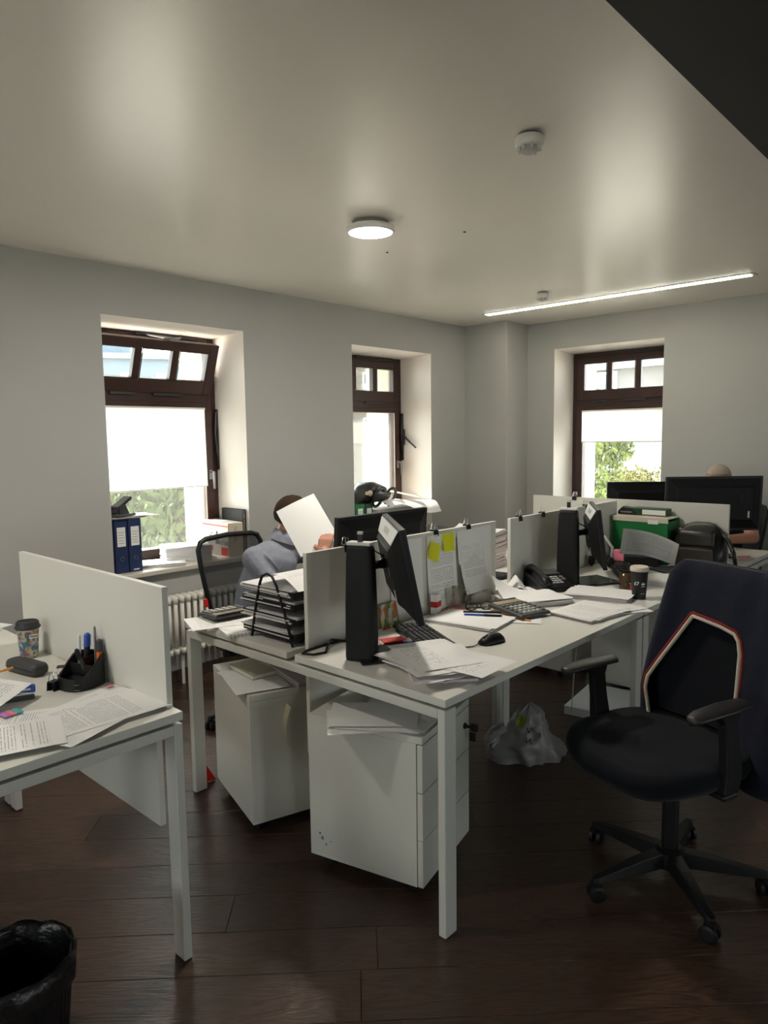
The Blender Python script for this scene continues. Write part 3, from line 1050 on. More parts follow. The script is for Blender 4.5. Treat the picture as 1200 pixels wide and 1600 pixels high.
def chair_base(t, star, cx, cy, r=0.30, H=0.44):
    g = G()
    g.lathe([(0.052, 0.062), (0.052, 0.115), (0.036, 0.125)], 20, Matrix.Translation((cx, cy, 0)))
    hub = g.build('hub', 'black_plastic', t, smooth=False)
    for k in range(5):
        a = star + k * 2 * PI / 5
        ca, sa = math.cos(a), math.sin(a)
        rings = []
        for q, wd, z0, z1 in ((0.03, 0.030, 0.068, 0.118), (0.12, 0.026, 0.066, 0.108), (0.22, 0.021, 0.064, 0.092), (r, 0.017, 0.062, 0.080), (r + 0.014, 0.010, 0.062, 0.076)):
            rings.append([(cx + q * ca - wd * sa * s, cy + q * sa + wd * ca * s, z) for s, z in ((-1, z0), (1, z0), (0.75, z1), (-0.75, z1))])
        G().loft(rings).build('base_arm', 'black_plastic', t, bevel=0.003)
        caster(t, cx + r * ca, cy + r * sa, a + 0.9 + k)
    G().tube([(cx, cy, 0.11), (cx, cy, 0.30)], 0.027, 16).build('column_cover', 'black_plastic', t)
    G().tube([(cx, cy, 0.29), (cx, cy, H)], 0.014, 16).build('gas_lift', 'metal_grey', t)
    G().bb(cx - 0.09, cx + 0.09, cy - 0.055, cy + 0.055, H - 0.055, H - 0.002).build('tilt_mechanism', 'black_plastic', t, bevel=0.012)

def superell(a, b, n, k, e=3.2):
    out = []
    for i in range(n):
        th = 2 * PI * i / n
        c, s = math.cos(th), math.sin(th)
        out.append((a * abs(c) ** (2 / e) * (1 if c >= 0 else -1), b * abs(s) ** (2 / e) * (1 if s >= 0 else -1)))
    return out

def seat_mesh(g, w, d, z0, z1):
    rings = []
    for s, z in ((0.80, z0), (0.95, z0 + 0.012), (1.0, z0 + 0.04), (0.995, z1 - 0.025), (0.96, z1 - 0.008), (0.86, z1), (0.55, z1 - 0.004), (0.2, z1 - 0.009)):
        ring = []
        for x, y in superell(d / 2, w / 2, 40, 0):
            zz = z
            if x > d * 0.25:
                zz -= 0.9 * (x - d * 0.25) ** 2 * 1.8        # waterfall front
            ring.append((x * s, y * s, zz + 0.25 * (abs(y) / w) ** 2 * 0.1))
        rings.append(ring)
    g.loft(rings)

# foreground chair, facing the monitor
FC = (2.25, 0.87, 0)
ch = thing('office_chair', FC, R(162), 'black fabric swivel chair in the foreground with a jacket over its back', 'chair', 'black office chairs')
chair_base(ch, R(8 - 162), -0.066, 0.010, 0.292, 0.43)
g = G()
seat_mesh(g, 0.52, 0.50, 0.430, 0.515)
g.build('seat', 'chair_fabric', ch, smooth=True)
for s in (-1, 1):
    g = G()
    rings = []
    for x, wd, z in ((-0.075, 0.018, 0.700), (-0.06, 0.034, 0.703), (0.02, 0.040, 0.704), (0.12, 0.036, 0.702), (0.16, 0.026, 0.697), (0.172, 0.012, 0.694)):
        rings.append([(x, s * 0.255 + wd * math.cos(a), z + 0.012 * math.sin(a)) for a in [2 * PI * i / 14 for i in range(14)]])
    g.loft(rings)
    pad = g.build('armrest', 'arm_pad', ch, smooth=True)
    g = G()
    rings = []
    for x, z, a, b in ((0.0, 0.44, 0.032, 0.017), (-0.01, 0.50, 0.036, 0.018), (0.0, 0.58, 0.030, 0.016), (0.01, 0.66, 0.030, 0.015), (0.02, 0.695, 0.05, 0.018)):
        rings.append([(x + dx * a, s * 0.258 + dy * b, z) for dx, dy in ((-1, -1), (1, -1), (1, 1), (-1, 1))])
    g.loft(rings)
    g.bb(-0.035, 0.03, s * 0.10, s * 0.27, 0.42, 0.438)
    g.build('arm_post', 'black_plastic', pad, bevel=0.006)
def back_pt(s, z, off):
    """front (off>0) / rear surface of the backrest, tilted and gently dished"""
    x = -0.205 - (z - 0.52) * 0.16 + 0.55 * s * s + off
    return (x, s, z)
g = G()
g.grid(lambda u, v: back_pt(0.01 + (u - 0.5) * (0.285 + 0.075 * math.sin(PI * min(1, v * 1.1))), 0.535 + 0.50 * v, 0.018), 12, 14)
g.grid(lambda u, v: back_pt(0.01 + (0.5 - u) * (0.285 + 0.075 * math.sin(PI * min(1, v * 1.1))), 0.535 + 0.50 * v, -0.018), 12, 14)
bk = g.build('backrest', 'chair_fabric', ch, smooth=True)
G().tube([(-0.12, 0, 0.42), (-0.24, 0, 0.43), (-0.27, 0, 0.52), (-0.285, 0, 0.72)], [0.022, 0.024, 0.022, 0.015], 10).build('back_bracket', 'black_plastic', ch)

# jacket hung over the backrest
mat('jacket_navy', (0.008, 0.010, 0.022), 0.85, spec=0.2, bump=0.25, bscale=25, sheen=0.1)
mat('jacket_cream', (0.55, 0.47, 0.38), 0.9)
mat('jacket_red', (0.22, 0.014, 0.012), 0.9)
jk = thing('jacket', FC, R(162), 'navy jacket with cream and red piping draped over the foreground chair', 'jacket')
def lerp_pts(pts, z):
    for (z0, a), (z1, b) in zip(pts, pts[1:]):
        if z0 >= z >= z1:
            return a + (b - a) * (z0 - z) / (z0 - z1)
    return pts[-1][1] if z < pts[-1][0] else pts[0][1]
OL = [(0.885, -0.048), (0.84, -0.075), (0.70, -0.155), (0.635, -0.188), (0.60, -0.188), (0.52, -0.165), (0.46, -0.15)]
OR = [(0.885, -0.048), (0.872, 0.06), (0.860, 0.118), (0.84, 0.138), (0.80, 0.150), (0.66, 0.158), (0.52, 0.160), (0.30, 0.17)]
SL = [(1.05, 0.120), (1.02, 0.145), (0.85, 0.172), (0.70, 0.190), (0.60, 0.198), (0.52, 0.188), (0.30, 0.18)]
SR = [(1.05, 0.190), (1.02, 0.225), (0.85, 0.26), (0.70, 0.285), (0.60, 0.31), (0.50, 0.325), (0.36, 0.32), (0.20, 0.30)]
def fold(a, z):
    return 0.007 * math.sin(9 * a + 6 * z) + 0.005 * math.sin(17 * a - 11 * z)
rings = []
zs = [1.062, 1.058, 1.045, 1.02, 0.98, 0.94, 0.90, 0.886, 0.880, 0.872, 0.866, 0.860, 0.85, 0.84, 0.80, 0.76, 0.72, 0.68, 0.64, 0.60, 0.56, 0.52, 0.48, 0.44, 0.40]
for zi, z in enumerate(zs):
    ol, orr = lerp_pts(OL, z), lerp_pts(OR, z)
    if z > 0.885:
        ol = orr = 0.0 if z > 1.0 else -0.048
    sl, sr = -lerp_pts(SL, z), lerp_pts(SR, z)
    shr = {1.062: 0.05, 1.058: 0.45, 1.045: 0.85}.get(z, 1.0)
    bf = 0.030 * shr
    bb_ = -0.035 * shr - (0.02 + 0.05 * max(0, 0.9 - z)) * shr
    pts = []
    for k in range(9):
        s = ol + (sl - ol) * k / 8
        pts.append((s, bf + fold(s * 3, z) * (k / 8) * 0.7))
    for k in range(1, 6):
        a = PI * k / 6
        pts.append((sl - 0.022 * math.sin(a) * shr, bf + (bb_ - bf) * (1 - math.cos(a)) / 2))
    for k in range(13):
        s = sl + (sr - sl) * k / 12
        pts.append((s, bb_ + fold(s * 4 + 2, z) * 1.3 * shr))
    for k in range(1, 6):
        a = PI * k / 6
        pts.append((sr + 0.026 * math.sin(a) * shr, bb_ + (bf - bb_) * (1 - math.cos(a)) / 2))
    for k in range(9):
        s = sr + (orr - sr) * k / 8
        pts.append((s, bf + fold(s * 3, z) * (1 - k / 8) * 0.9))
    ring = []
    for s, off in pts:
        zz = min(z, 1.06) - (0.06 * max(0.0, abs(s) - 0.14) if z > 1.0 else 0)
        ring.append(back_pt(max(-0.27, min(0.27, s)), zz, off) if abs(s) <= 0.27 else (back_pt(0.27, zz, off)[0], s, zz))
    rings.append(ring)
g = G()
g.loft(rings, cap=False, close=False)
jo = g.build('shell', 'jacket_navy', jk, smooth=True)
bm_ = bmesh.new()
bm_.from_mesh(jo.data)
bmesh.ops.remove_doubles(bm_, verts=bm_.verts, dist=0.0008)
bm_.to_mesh(jo.data)
bm_.free()
md = jo.modifiers.new('thick', 'SOLIDIFY')
md.thickness = 0.007
md.offset = 1
iL = [r_[0] for r_, z in zip(rings, zs) if z <= 0.886]
iR = [r_[-1] for r_, z in zip(rings, zs) if z <= 0.886]
edge = list(reversed(iL)) + iR
def shift(p, d, f):
    return (p[0] + f, p[1] + d[1], p[2] + d[2])
def outward(pts, m):
    out = []
    for i, p in enumerate(pts):
        a = Vector(pts[max(0, i - 1)]); b = Vector(pts[min(len(pts) - 1, i + 1)])
        t_ = (b - a).normalized()
        n_ = Vector((0, -t_.z, t_.y))
        out.append(Vector(p) + n_ * m + Vector((0.008, 0, 0)))
    return out
G().tube(outward(edge, -0.002), 0.0068, 8).build('cream_piping', 'jacket_cream', jk, smooth=True)
G().tube(outward(edge[4:-7], 0.009), 0.0045, 8).build('red_piping', 'jacket_red', jk, smooth=True)

# the seated man's chair: mesh back in a black hoop
c1 = thing('office_chair', (2.27, 2.97, 0), R(-86), 'black mesh-back swivel chair under the man holding up a sheet', 'chair', 'black office chairs')
chair_base(c1, R(155 + 86), 0, 0, 0.30, 0.42)
g = G()
seat_mesh(g, 0.49, 0.47, 0.415, 0.49)
g.build('seat', 'chair_fabric', c1, smooth=True)
pts = []
hw = 0.215
for s, z in ((-0.165, 0.56), (-0.19, 0.70), (-0.21, 0.85), (-0.215, 0.935), (-0.195, 0.972), (-0.155, 0.985), (0, 0.992), (0.155, 0.985), (0.195, 0.972), (0.215, 0.935), (0.21, 0.85), (0.19, 0.70), (0.165, 0.56)):
    pts.append((-0.215 - (z - 0.5) * 0.13 + 0.35 * s * s, s, z))
fr = G().tube(pts, 0.014, 10, closed=True).build('back_frame', 'black_plastic', c1, smooth=True)
g = G()
g.grid(lambda u, v: (-0.215 - (0.56 + 0.42 * v - 0.5) * 0.13 + 0.35 * ((u - 0.5) * 2 * (0.165 + 0.05 * min(1, v * 1.2))) ** 2, (u - 0.5) * 2 * (0.165 + 0.045 * min(1, v * 1.2)), 0.56 + 0.42 * v), 8, 8)
g.build('back_mesh', 'chair_mesh', c1, smooth=True)
G().box((-0.228, -0.197, 0.655), (0.02, 0.024, 0.045)).build('tag', 'bright_red', c1, bevel=0.004)
G().tube([(-0.10, 0, 0.41), (-0.22, 0, 0.42), (-0.25, 0, 0.52), (-0.225, 0, 0.60)], [0.02, 0.022, 0.02, 0.016], 10).build('back_bracket', 'black_plastic', c1)
for s in (-1, 1):
    g = G()
    g.tube([(0.0, s * 0.15, 0.42), (0.0, s * 0.265, 0.43), (0.0, s * 0.27, 0.60)], 0.014, 8)
    g.loft([[(x, s * 0.27 + 0.03 * math.cos(a), 0.612 + 0.012 * math.sin(a)) for a in [2 * PI * i / 12 for i in range(12)]] for x in (-0.10, 0.12)])
    g.build('armrest', 'black_plastic', c1, bevel=0.004)

# waste bin with a black liner at the lower left
mat('bin_liner', (0.008, 0.008, 0.009), 0.3, spec=0.5, bump=0.6, bscale=35)
bn = thing('waste_bin', (0.545, 1.715, 0), 0, 'black ribbed waste bin with a black liner at the lower left', 'bin')
g = G()
rings = []
for z, r_ in ((0.0, 0.098), (0.02, 0.100), (0.285, 0.125), (0.292, 0.128)):
    rings.append([((r_ + (0.0022 if i % 2 else 0)) * math.cos(2 * PI * i / 96), (r_ + (0.0022 if i % 2 else 0)) * math.sin(2 * PI * i / 96), z) for i in range(96)])
g.loft(rings, cap=False)
g.lathe([(0.0, 0.004), (0.098, 0.004)], 48, cap=False)
g.build('tub', 'black_plastic', bn)
g = G()
prof = [(0.090, 0.03), (0.112, 0.20), (0.119, 0.285), (0.126, 0.298), (0.134, 0.294), (0.137, 0.27), (0.134, 0.235)]
rings = []
for j, (r_, z) in enumerate(prof):
    rings.append([((r_ + (0.004 + 0.001 * j) * (noise.noise(Vector((5 * math.cos(a), 5 * math.sin(a), z * 9 + j))))) * math.cos(a),
                   (r_ + (0.004 + 0.001 * j) * (noise.noise(Vector((5 * math.cos(a), 5 * math.sin(a), z * 9 + j))))) * math.sin(a),
                   z + 0.012 * noise.noise(Vector((4 * math.cos(a), 4 * math.sin(a), j * 0.4)))) for a in [2 * PI * i / 64 for i in range(64)]])
g.loft(rings, cap=False)
g.build('liner', 'bin_liner', bn, smooth=True)
# ================================================================== things on the desks
T = 0.7502
for i in range(4):
    print_mat('print_%d' % i, lines=(38, 30, 44, 26)[i], top=(0.1, 0.3, 0.08, 0.45)[i], bot=(0.12, 0.1, 0.25, 0.12)[i], dens=(0.52, 0.46, 0.55, 0.40)[i], seed=i * 7.3)
print_mat('print_pale', ink=(0.48, 0.46, 0.47), lines=40, top=0.12, bot=0.3, dens=0.45, seed=11.0)
print_mat('print_form', ink=(0.40, 0.38, 0.40), lines=24, top=0.2, bot=0.15, left=0.08, right=0.45, dens=0.40, seed=19.0)

def sheet_fn(w, h, seed=0.0, curl=0.0, corner=0.0, amp=0.0025):
    def f(u, v):
        x, y = (u - 0.5) * w, (v - 0.5) * h
        z = amp * (0.5 + 0.5 * noise.noise(Vector((u * 2.2 + seed, v * 2.2, seed)))) + curl * (2 * u - 1) ** 2 + corner * max(0.0, u + v - 1.25) ** 2
        return (x, y, z)
    return f

def paper(loc, rz, label, m='paper', w=0.21, h=0.297, curl=0.0, corner=0.0, group=None, seed=1.0, amp=0.0025, rot=None, name='paper_sheet'):
    o = G().grid(sheet_fn(w, h, seed, curl, corner, amp), 10, 10).build(name, m, None, loc, rot if rot else (0, 0, rz), smooth=True)
    return tag(o, label, 'paper', group)

def pile(loc, rz, label, sheets, bulk=None, name='paper_pile', bulk_m='paper_edge', jit=0.03):
    """bulk: (w,h,t); sheets: (dx,dy,drz,material,w,h,z,corner)"""
    t = thing(name, loc, rz, label, 'papers', 'piles of paper')
    z = 0.0
    if bulk:
        w_, h_, th = bulk
        n = max(2, int(th / 0.004))
        g = G()
        rnd = random.Random(int(loc[0] * 1000))
        for k in range(n):
            g.box((rnd.uniform(-0.004, 0.004), rnd.uniform(-0.004, 0.004), (k + 0.5) * th / n), (w_, h_, th / n * 0.92), rz=rnd.uniform(-jit, jit))
        g.build('lower_sheets', bulk_m, t)['kind'] = 'stuff'
        z = th
    for i, s in enumerate(sheets):
        dx, dy, dr, m = s[:4]
        w_, h_ = (s[4], s[5]) if len(s) > 5 else (0.21, 0.297)
        zz = s[6] if len(s) > 6 else 0.0012 * (i + 1)
        cn = s[7] if len(s) > 7 else 0.0
        G().grid(sheet_fn(w_, h_, i * 1.7 + loc[0], 0.0, cn, 0.0022), 10, 10).build('sheet', m, t, (dx, dy, z + zz), (0, 0, dr), smooth=True)
    return t

def clip_(loc, rz, label, upright=True, group='black binder clips', s=1.0, rot=None):
    t = thing('binder_clip', loc, rz, label, 'clip', group, rot=rot)
    # straddles a panel whose thickness runs along local y; jaws point down
    a, hh, w_ = 0.013 * s, 0.024 * s, 0.032 * s
    g = G()
    M = Matrix.Rotation(PI / 2, 4, 'Z') @ Matrix.Rotation(PI / 2, 4, 'X')
    g.prism([(-a - 0.001, -hh), (-a + 0.0015, -hh), (-0.009 * s, 0.002), (0.009 * s, 0.002), (a - 0.0015, -hh), (a + 0.001, -hh), (0.0105 * s, 0.004), (-0.0105 * s, 0.004)], -w_ / 2, w_ / 2, M)
    g.build('body', 'black_plastic', t)
    for sgn in (-1, 1):
        y = sgn * 0.011 * s
        hgt = 0.030 * s
        pts = [(-0.011 * s, y, 0.0), (-0.008 * s, y * 0.8, hgt * 0.55), (-0.006 * s, y * 0.7, hgt), (0.006 * s, y * 0.7, hgt), (0.008 * s, y * 0.8, hgt * 0.55), (0.011 * s, y, 0.0)]
        G().tube(pts, 0.0011 * s, 6).build('handle', 'chrome', t)
    return t

# ---- monitors
mat('sticker', (0.70, 0.69, 0.66), 0.6)
def monitor(label, scr, srz, tilt, w_=0.49, h_=0.32, stand=None, srot=0.0, stand_top=1.15, depth=0.055, plate=None, post=0.022, pale_top=False, neck=None):
    base = stand if stand else (scr[0], scr[1])
    t = thing('monitor', (base[0], base[1], T), 0, label, 'monitor', 'black flat-panel monitors')
    off = Matrix.Translation((-base[0], -base[1], -T))
    M = off @ Matrix.Translation(scr) @ Matrix.Rotation(srz, 4, 'Z') @ Matrix.Rotation(-tilt, 4, 'Y')
    fr = G().bb(-0.012, 0.010, -w_ / 2, w_ / 2, -h_ / 2, h_ / 2, M).build('bezel', 'black_plastic', t, bevel=0.004)
    G().bb(0.0095, 0.0112, -w_ / 2 + 0.016, w_ / 2 - 0.016, -h_ / 2 + 0.022, h_ / 2 - 0.016, M).build('display', 'black_gloss', fr)
    b = G()
    i1, i2 = 0.008, 0.055
    b.loft([[(-0.010, sy * (w_ / 2 - i), sz * (h_ / 2 - i)) for sy, sz in ((-1, -1), (1, -1), (1, 1), (-1, 1))] if x == 0 else
            [(x, sy * (w_ / 2 - i), sz * (h_ / 2 - i)) for sy, sz in ((-1, -1), (1, -1), (1, 1), (-1, 1))] for x, i in ((0, i1), (-depth * 0.75, i2), (-depth, i2 + 0.015))], True, M)
    hb = b.build('back_housing', 'black_matte', t, bevel=0.004)
    v = G()
    for k in range(7):
        y = -w_ / 2 + 0.10 + k * (w_ - 0.20) / 6
        v.bb(-depth * 0.62, -depth * 0.60, y - 0.02, y + 0.02, h_ / 2 - 0.062, h_ / 2 - 0.05, M)
    G().bb(-depth - 0.002, -depth, -w_ / 2 + 0.12, -w_ / 2 + 0.155, -0.01, h_ / 2 - 0.10, M).build('cable_slot', 'black_gloss', hb)
    G().bb(-depth - 0.0025, -depth - 0.0005, -w_ / 2 + 0.085, -w_ / 2 + 0.095, -0.085, -0.045, M).build('label_sticker', 'sticker', hb)
    if pale_top:
        # pale slope laid over the housing, with its ventilation grille
        p = [(-0.013, -w_ / 2 + 0.012, h_ / 2 - 0.006), (-0.013, w_ / 2 - 0.012, h_ / 2 - 0.006), (-depth * 0.75, w_ / 2 - 0.056, h_ / 2 - 0.052), (-depth * 0.75, -w_ / 2 + 0.056, h_ / 2 - 0.052)]
        dn = Vector((-0.75, 0, 0.66)) * 0.0022
        q = [Vector(a) + dn for a in p]
        G().add([*p, *q], [(4, 5, 6, 7), (0, 1, 5, 4), (1, 2, 6, 5), (2, 3, 7, 6), (3, 0, 4, 7)], M).build('pale_slope', 'pale_grey', hb)
        vg = G()
        c0 = (Vector(p[0]) + Vector(p[1]) + Vector(p[2]) + Vector(p[3])) / 4 + dn * 1.1
        sl = (Vector(p[2]) - Vector(p[1])).normalized()
        sl.y = 0
        for k in range(9):
            a = c0 + Vector((0, -0.06 + k * 0.015, 0)) - sl * 0.014
            b2 = c0 + Vector((0, -0.06 + k * 0.015, 0)) + sl * 0.014
            vg.add([a + Vector((0, -0.004, 0)), a + Vector((0, 0.004, 0)), b2 + Vector((0, 0.004, 0)), b2 + Vector((0, -0.004, 0))], [(0, 1, 2, 3)], Matrix.Translation((0, 0, 0)) @ M)
        vg.build('vent', 'mid_grey', hb)['kind'] = 'stuff'
    # stand
    sM = Matrix.Rotation(srot, 4, 'Z')
    if stand:
        g = G()
        hh = stand_top - T
        rings = []
        for z, a, b2 in ((0.0, 0.030, 0.053), (0.012, 0.031, 0.055), (hh * 0.45, 0.028, 0.054), (hh * 0.85, 0.024, 0.050), (hh - 0.012, 0.023, 0.047), (hh, 0.018, 0.041)):
            rings.append([(x, y, z) for x, y in superell(a, b2, 24, 0, 4.5)])
        g.loft(rings, True, sM)
        g.build('stand_column', 'black_matte', t, smooth=False)
        G().bb(-0.020, 0.020, -0.044, 0.044, hh - 0.002, hh + 0.010, sM).build('pale_column_top', 'pale_grey', t, bevel=0.003)  # pale strip along the top of the column
        G().bb(-0.006, 0.006, -0.008, 0.008, hh, hh + post + 0.015, sM).build('riser', 'black_plastic', t)
        tip = G().bb(-0.0062, 0.0062, -0.0082, 0.0082, hh + post + 0.013, hh + post + 0.022, sM).build('riser_tip', 'light_grey', t)
        q = M @ Vector((-depth * 0.9, 0, 0.02))
        za = q.z
        G().tube([(0.0, 0.0, za), (q.x * 0.7, q.y * 0.7, za), q], [0.018, 0.016, 0.022], 10).build('arm', 'black_plastic', t)
        G().tube([(0.02 * math.cos(srz), 0.02 * math.sin(srz), za - 0.05), (q.x * 0.5, q.y * 0.5, za + 0.05), (q.x * 0.95, q.y * 0.95, za + 0.02)], 0.004, 6).build('cable', 'black_plastic', t)
        if plate:
            px, py, pa, pl, pb = plate
            G().box((px, py, 0.006), (pl, pb, 0.012), rz=pa).build('base_plate', 'black_gloss', t, bevel=0.004)
    else:
        q = M @ Vector((-depth * 0.7, 0, -0.05))
        g = G()
        bx, by = math.cos(srz), math.sin(srz)
        g.loft([[(q.x + bx * a_ * 0.02 - by * b_ * wd, q.y + by * a_ * 0.02 + bx * b_ * wd, z) for a_, b_ in ((-1, -1), (1, -1), (1, 1), (-1, 1))] for z, wd in ((0.008, 0.05), (0.08, 0.035), (q.z, 0.035))])
        g.build('neck', 'black_plastic', t, bevel=0.004)
        rings = []
        for z, s in ((0.0, 1.0), (0.008, 1.0), (0.014, 0.9)):
            rings.append([(q.x + bx * (x * s + 0.02) - by * y * s, q.y + by * (x * s + 0.02) + bx * y * s, z) for x, y in superell(0.09, 0.13, 28, 0, 2.6)])
        g = G()
        g.loft(rings)
        g.build('base_plate', 'black_gloss', t)
    return t
monitor('black monitor seen from behind with a pale top, beside the black keyboard', (1.845, 1.622, 1.063), R(-41), R(11), stand=(1.690, 1.672), srot=R(20.4), plate=(0.075, -0.02, R(-30), 0.19, 0.18), pale_top=True)
monitor('black monitor seen from behind beside the desk telephone', (3.44, 1.665, 0.995), R(-59), R(7), w_=0.47, h_=0.30, stand=(3.246, 1.730), srot=R(12), stand_top=1.135, plate=(0.13, -0.06, R(-25), 0.24, 0.20), post=0.025, pale_top=True)
MBIG = monitor('large black monitor, back to the camera, hiding the grey-haired man', (4.56, 1.46, 1.078), R(41), R(2), w_=0.585, h_=0.335, depth=0.035)
monitor('black monitor left of the large one on the cross desk', (4.67, 1.915, 1.035), R(38), R(2), w_=0.53, h_=0.315, depth=0.035)
monitor('wide black monitor behind the first divider facing the man', (2.215, 2.06, 1.03), R(88), R(4), w_=0.545, h_=0.325, depth=0.035)

# ---- keyboards
def keyboard(loc, rz, label, L=0.44, D=0.135):
    t = thing('keyboard', loc, rz, label, 'keyboard', 'black computer keyboards')
    M = Matrix.Rotation(R(3.5), 4, 'Y')
    G().bb(-D / 2, D / 2, -L / 2, L / 2, 0.004, 0.017, M).build('case', 'black_plastic', t, bevel=0.004)
    g = G()
    for r_ in range(6):
        x = -D / 2 + 0.014 + r_ * (D - 0.028) / 5
        y = -L / 2 + 0.012
        c = 0
        while y < L / 2 - 0.02:
            w_ = 0.0165
            if r_ == 5 and 4 <= c <= 4: w_ = 0.11
            if (r_ == 0 and c in (1, 5, 9)): y += 0.008
            if abs(y - (L / 2 - 0.145)) < 0.010 or abs(y - (L / 2 - 0.085)) < 0.010: y += 0.008
            if y + w_ > L / 2 - 0.008: break
            h_ = 0.0085 if r_ else 0.006
            a, b = 0.0085, w_ / 2
            cx, cy = x, y + w_ / 2
            g.loft([[(cx - a, cy - b, 0.016), (cx + a, cy - b, 0.016), (cx + a, cy + b, 0.016), (cx - a, cy + b, 0.016)],
                    [(cx - a * 0.75, cy - b + 0.002, 0.016 + h_), (cx + a * 0.7, cy - b + 0.002, 0.016 + h_), (cx + a * 0.7, cy + b - 0.002, 0.016 + h_), (cx - a * 0.75, cy + b - 0.002, 0.016 + h_)]], True, M)
            y += w_ + 0.0025
            c += 1
    g.build('keys', 'dark_grey', t)['kind'] = 'stuff'
    f = G()
    for s in (-1, 1):
        f.bb(-D / 2 + 0.005, -D / 2 + 0.02, s * (L / 2 - 0.05) - 0.02, s * (L / 2 - 0.05) + 0.02, 0, 0.010)
        f.bb(D / 2 - 0.02, D / 2 - 0.005, s * (L / 2 - 0.05) - 0.02, s * (L / 2 - 0.05) + 0.02, 0, 0.004)
    f.build('foot', 'black_plastic', t)
    return t
keyboard((1.995, 1.625, T), R(-28.8), 'black keyboard in front of the nearest monitor')
keyboard((3.73, 1.64, T), R(-55), 'black keyboard behind the black takeaway cup')
keyboard((3.02, 2.14, T), R(80), 'black keyboard behind the first divider by the gap')

# ---- mouse with its cable
t = thing('computer_mouse', (2.142, 1.447, T), R(168), 'black computer mouse on the nearest worktop', 'mouse')
g = G()
rings = []
for x, wd, hh in ((-0.056, 0.010, 0.010), (-0.052, 0.020, 0.020), (-0.040, 0.027, 0.031), (-0.015, 0.030, 0.038), (0.012, 0.029, 0.035), (0.034, 0.027, 0.027), (0.050, 0.022, 0.018), (0.056, 0.012, 0.010)):
    ring = []
    for i in range(16):
        a = 2 * PI * i / 16
        y, z = wd * math.cos(a), hh * math.sin(a)
        ring.append((x, y, max(0.0, z) + (0.0 if z > 0 else 0.0)))
    rings.append(ring)
g.loft(rings)
mb = g.build('shell', 'black_plastic', t, smooth=True)
G().tube([(0.022, 0, 0.032), (0.040, 0, 0.026)], 0.004, 8).build('wheel', 'dark_grey', t)
G().tube([(0.055, 0, 0.008), (0.09, 0.002, 0.003), (0.15, -0.02, 0.002), (0.20, -0.03, 0.002), (0.22, -0.11, 0.002), (0.19, -0.17, 0.002), (0.14, -0.20, 0.002)], 0.0022, 6).build('cable', 'black_plastic', t)

# ---- papers on the nearest worktop
rnd = random.Random(4)
sh = []
for k in range(12):
    sh.append((rnd.uniform(-0.035, 0.035), rnd.uniform(-0.03, 0.03), rnd.uniform(-0.45, 0.45), rnd.choice(['paper', 'print_pale', 'print_form']), 0.21, 0.297, 0.0014 * (k + 1)))
sh.append((0.05, -0.075, 0.42, 'print_form', 0.21, 0.297, 0.0185))
sh.append((0.0, 0.02, -0.05, 'print_form', 0.21, 0.297, 0.0205))
pile((1.785, 1.425, T), R(-22), 'untidy fan of printed papers heaped on the near corner of the first worktop', sh, (0.205, 0.29, 0.020), bulk_m='paper_pinkish', jit=0.40)
pile((2.335, 1.690, T), R(8), 'flat blank paper pile between the keyboard and the calculator', [(0, 0, 0.0, 'paper'), (0.012, -0.012, 0.03, 'paper')], (0.208, 0.294, 0.009))
pile((2.80, 1.665, T), R(62), 'thick blank paper pile with a lifted corner in front of the telephone', [(0.0, 0, 0.10, 'paper', 0.21, 0.297, 0.003), (0.0, 0.01, -0.04, 'paper', 0.21, 0.297, 0.006, 0.16)], (0.205, 0.29, 0.022))
pile((2.785, 1.375, T), R(84), 'spread stack of printed pages at the front edge between two desks', [(0, 0, 0.12, 'print_pale'), (-0.012, 0.02, -0.06, 'print_0'), (0.004, 0.01, 0.03, 'print_pale')], (0.205, 0.292, 0.010), bulk_m='paper_pinkish')
pile((2.925, 1.262, T), R(50), 'small slips of paper overhanging the front edge by the desk joint', [(0, 0, 0.05, 'paper', 0.11, 0.16, 0.001), (0.02, 0.02, 0.3, 'paper', 0.11, 0.16, 0.003)], (0.10, 0.15, 0.003))
pile((3.105, 1.490, T), R(12), 'printed stack with pinkish edges beside the black takeaway cup', [(0, 0, 0.04, 'print_pale'), (0.005, -0.01, -0.05, 'paper')], (0.207, 0.292, 0.016), bulk_m='paper_pinkish')
pile((3.60, 1.385, T), R(20), 'paper stack with blue edges to the right of the takeaway cup', [(0, 0, 0.05, 'paper'), (0.02, 0.01, 0.25, 'print_pale')], (0.207, 0.292, 0.018))
t = thing('cardboard_folder', (3.93, 1.40, T), R(-30), 'black cardboard folder lying behind the takeaway cup', 'folder')
G().bb(-0.12, 0.12, -0.16, 0.16, 0.0, 0.005).build('cover', 'black_matte', t, bevel=0.002)
G().bb(-0.115, 0.115, -0.155, 0.155, 0.005, 0.008).build('flap', 'dark_grey', t)
# a sheet tented up against the telephone
g = G()
g.grid(lambda u, v: ((u - 0.5) * 0.17, (v - 0.5) * 0.18, 0.002 + 0.07 * max(0.0, 1 - abs(v - 0.72) / 0.28) * (0.5 + 0.5 * u)), 8, 16)
tag(g.build('folded_sheet', 'paper', None, (2.985, 1.818, T + 0.001), (0, 0, R(40)), smooth=False), 'folded white sheet tented up in front of the telephone', 'paper')

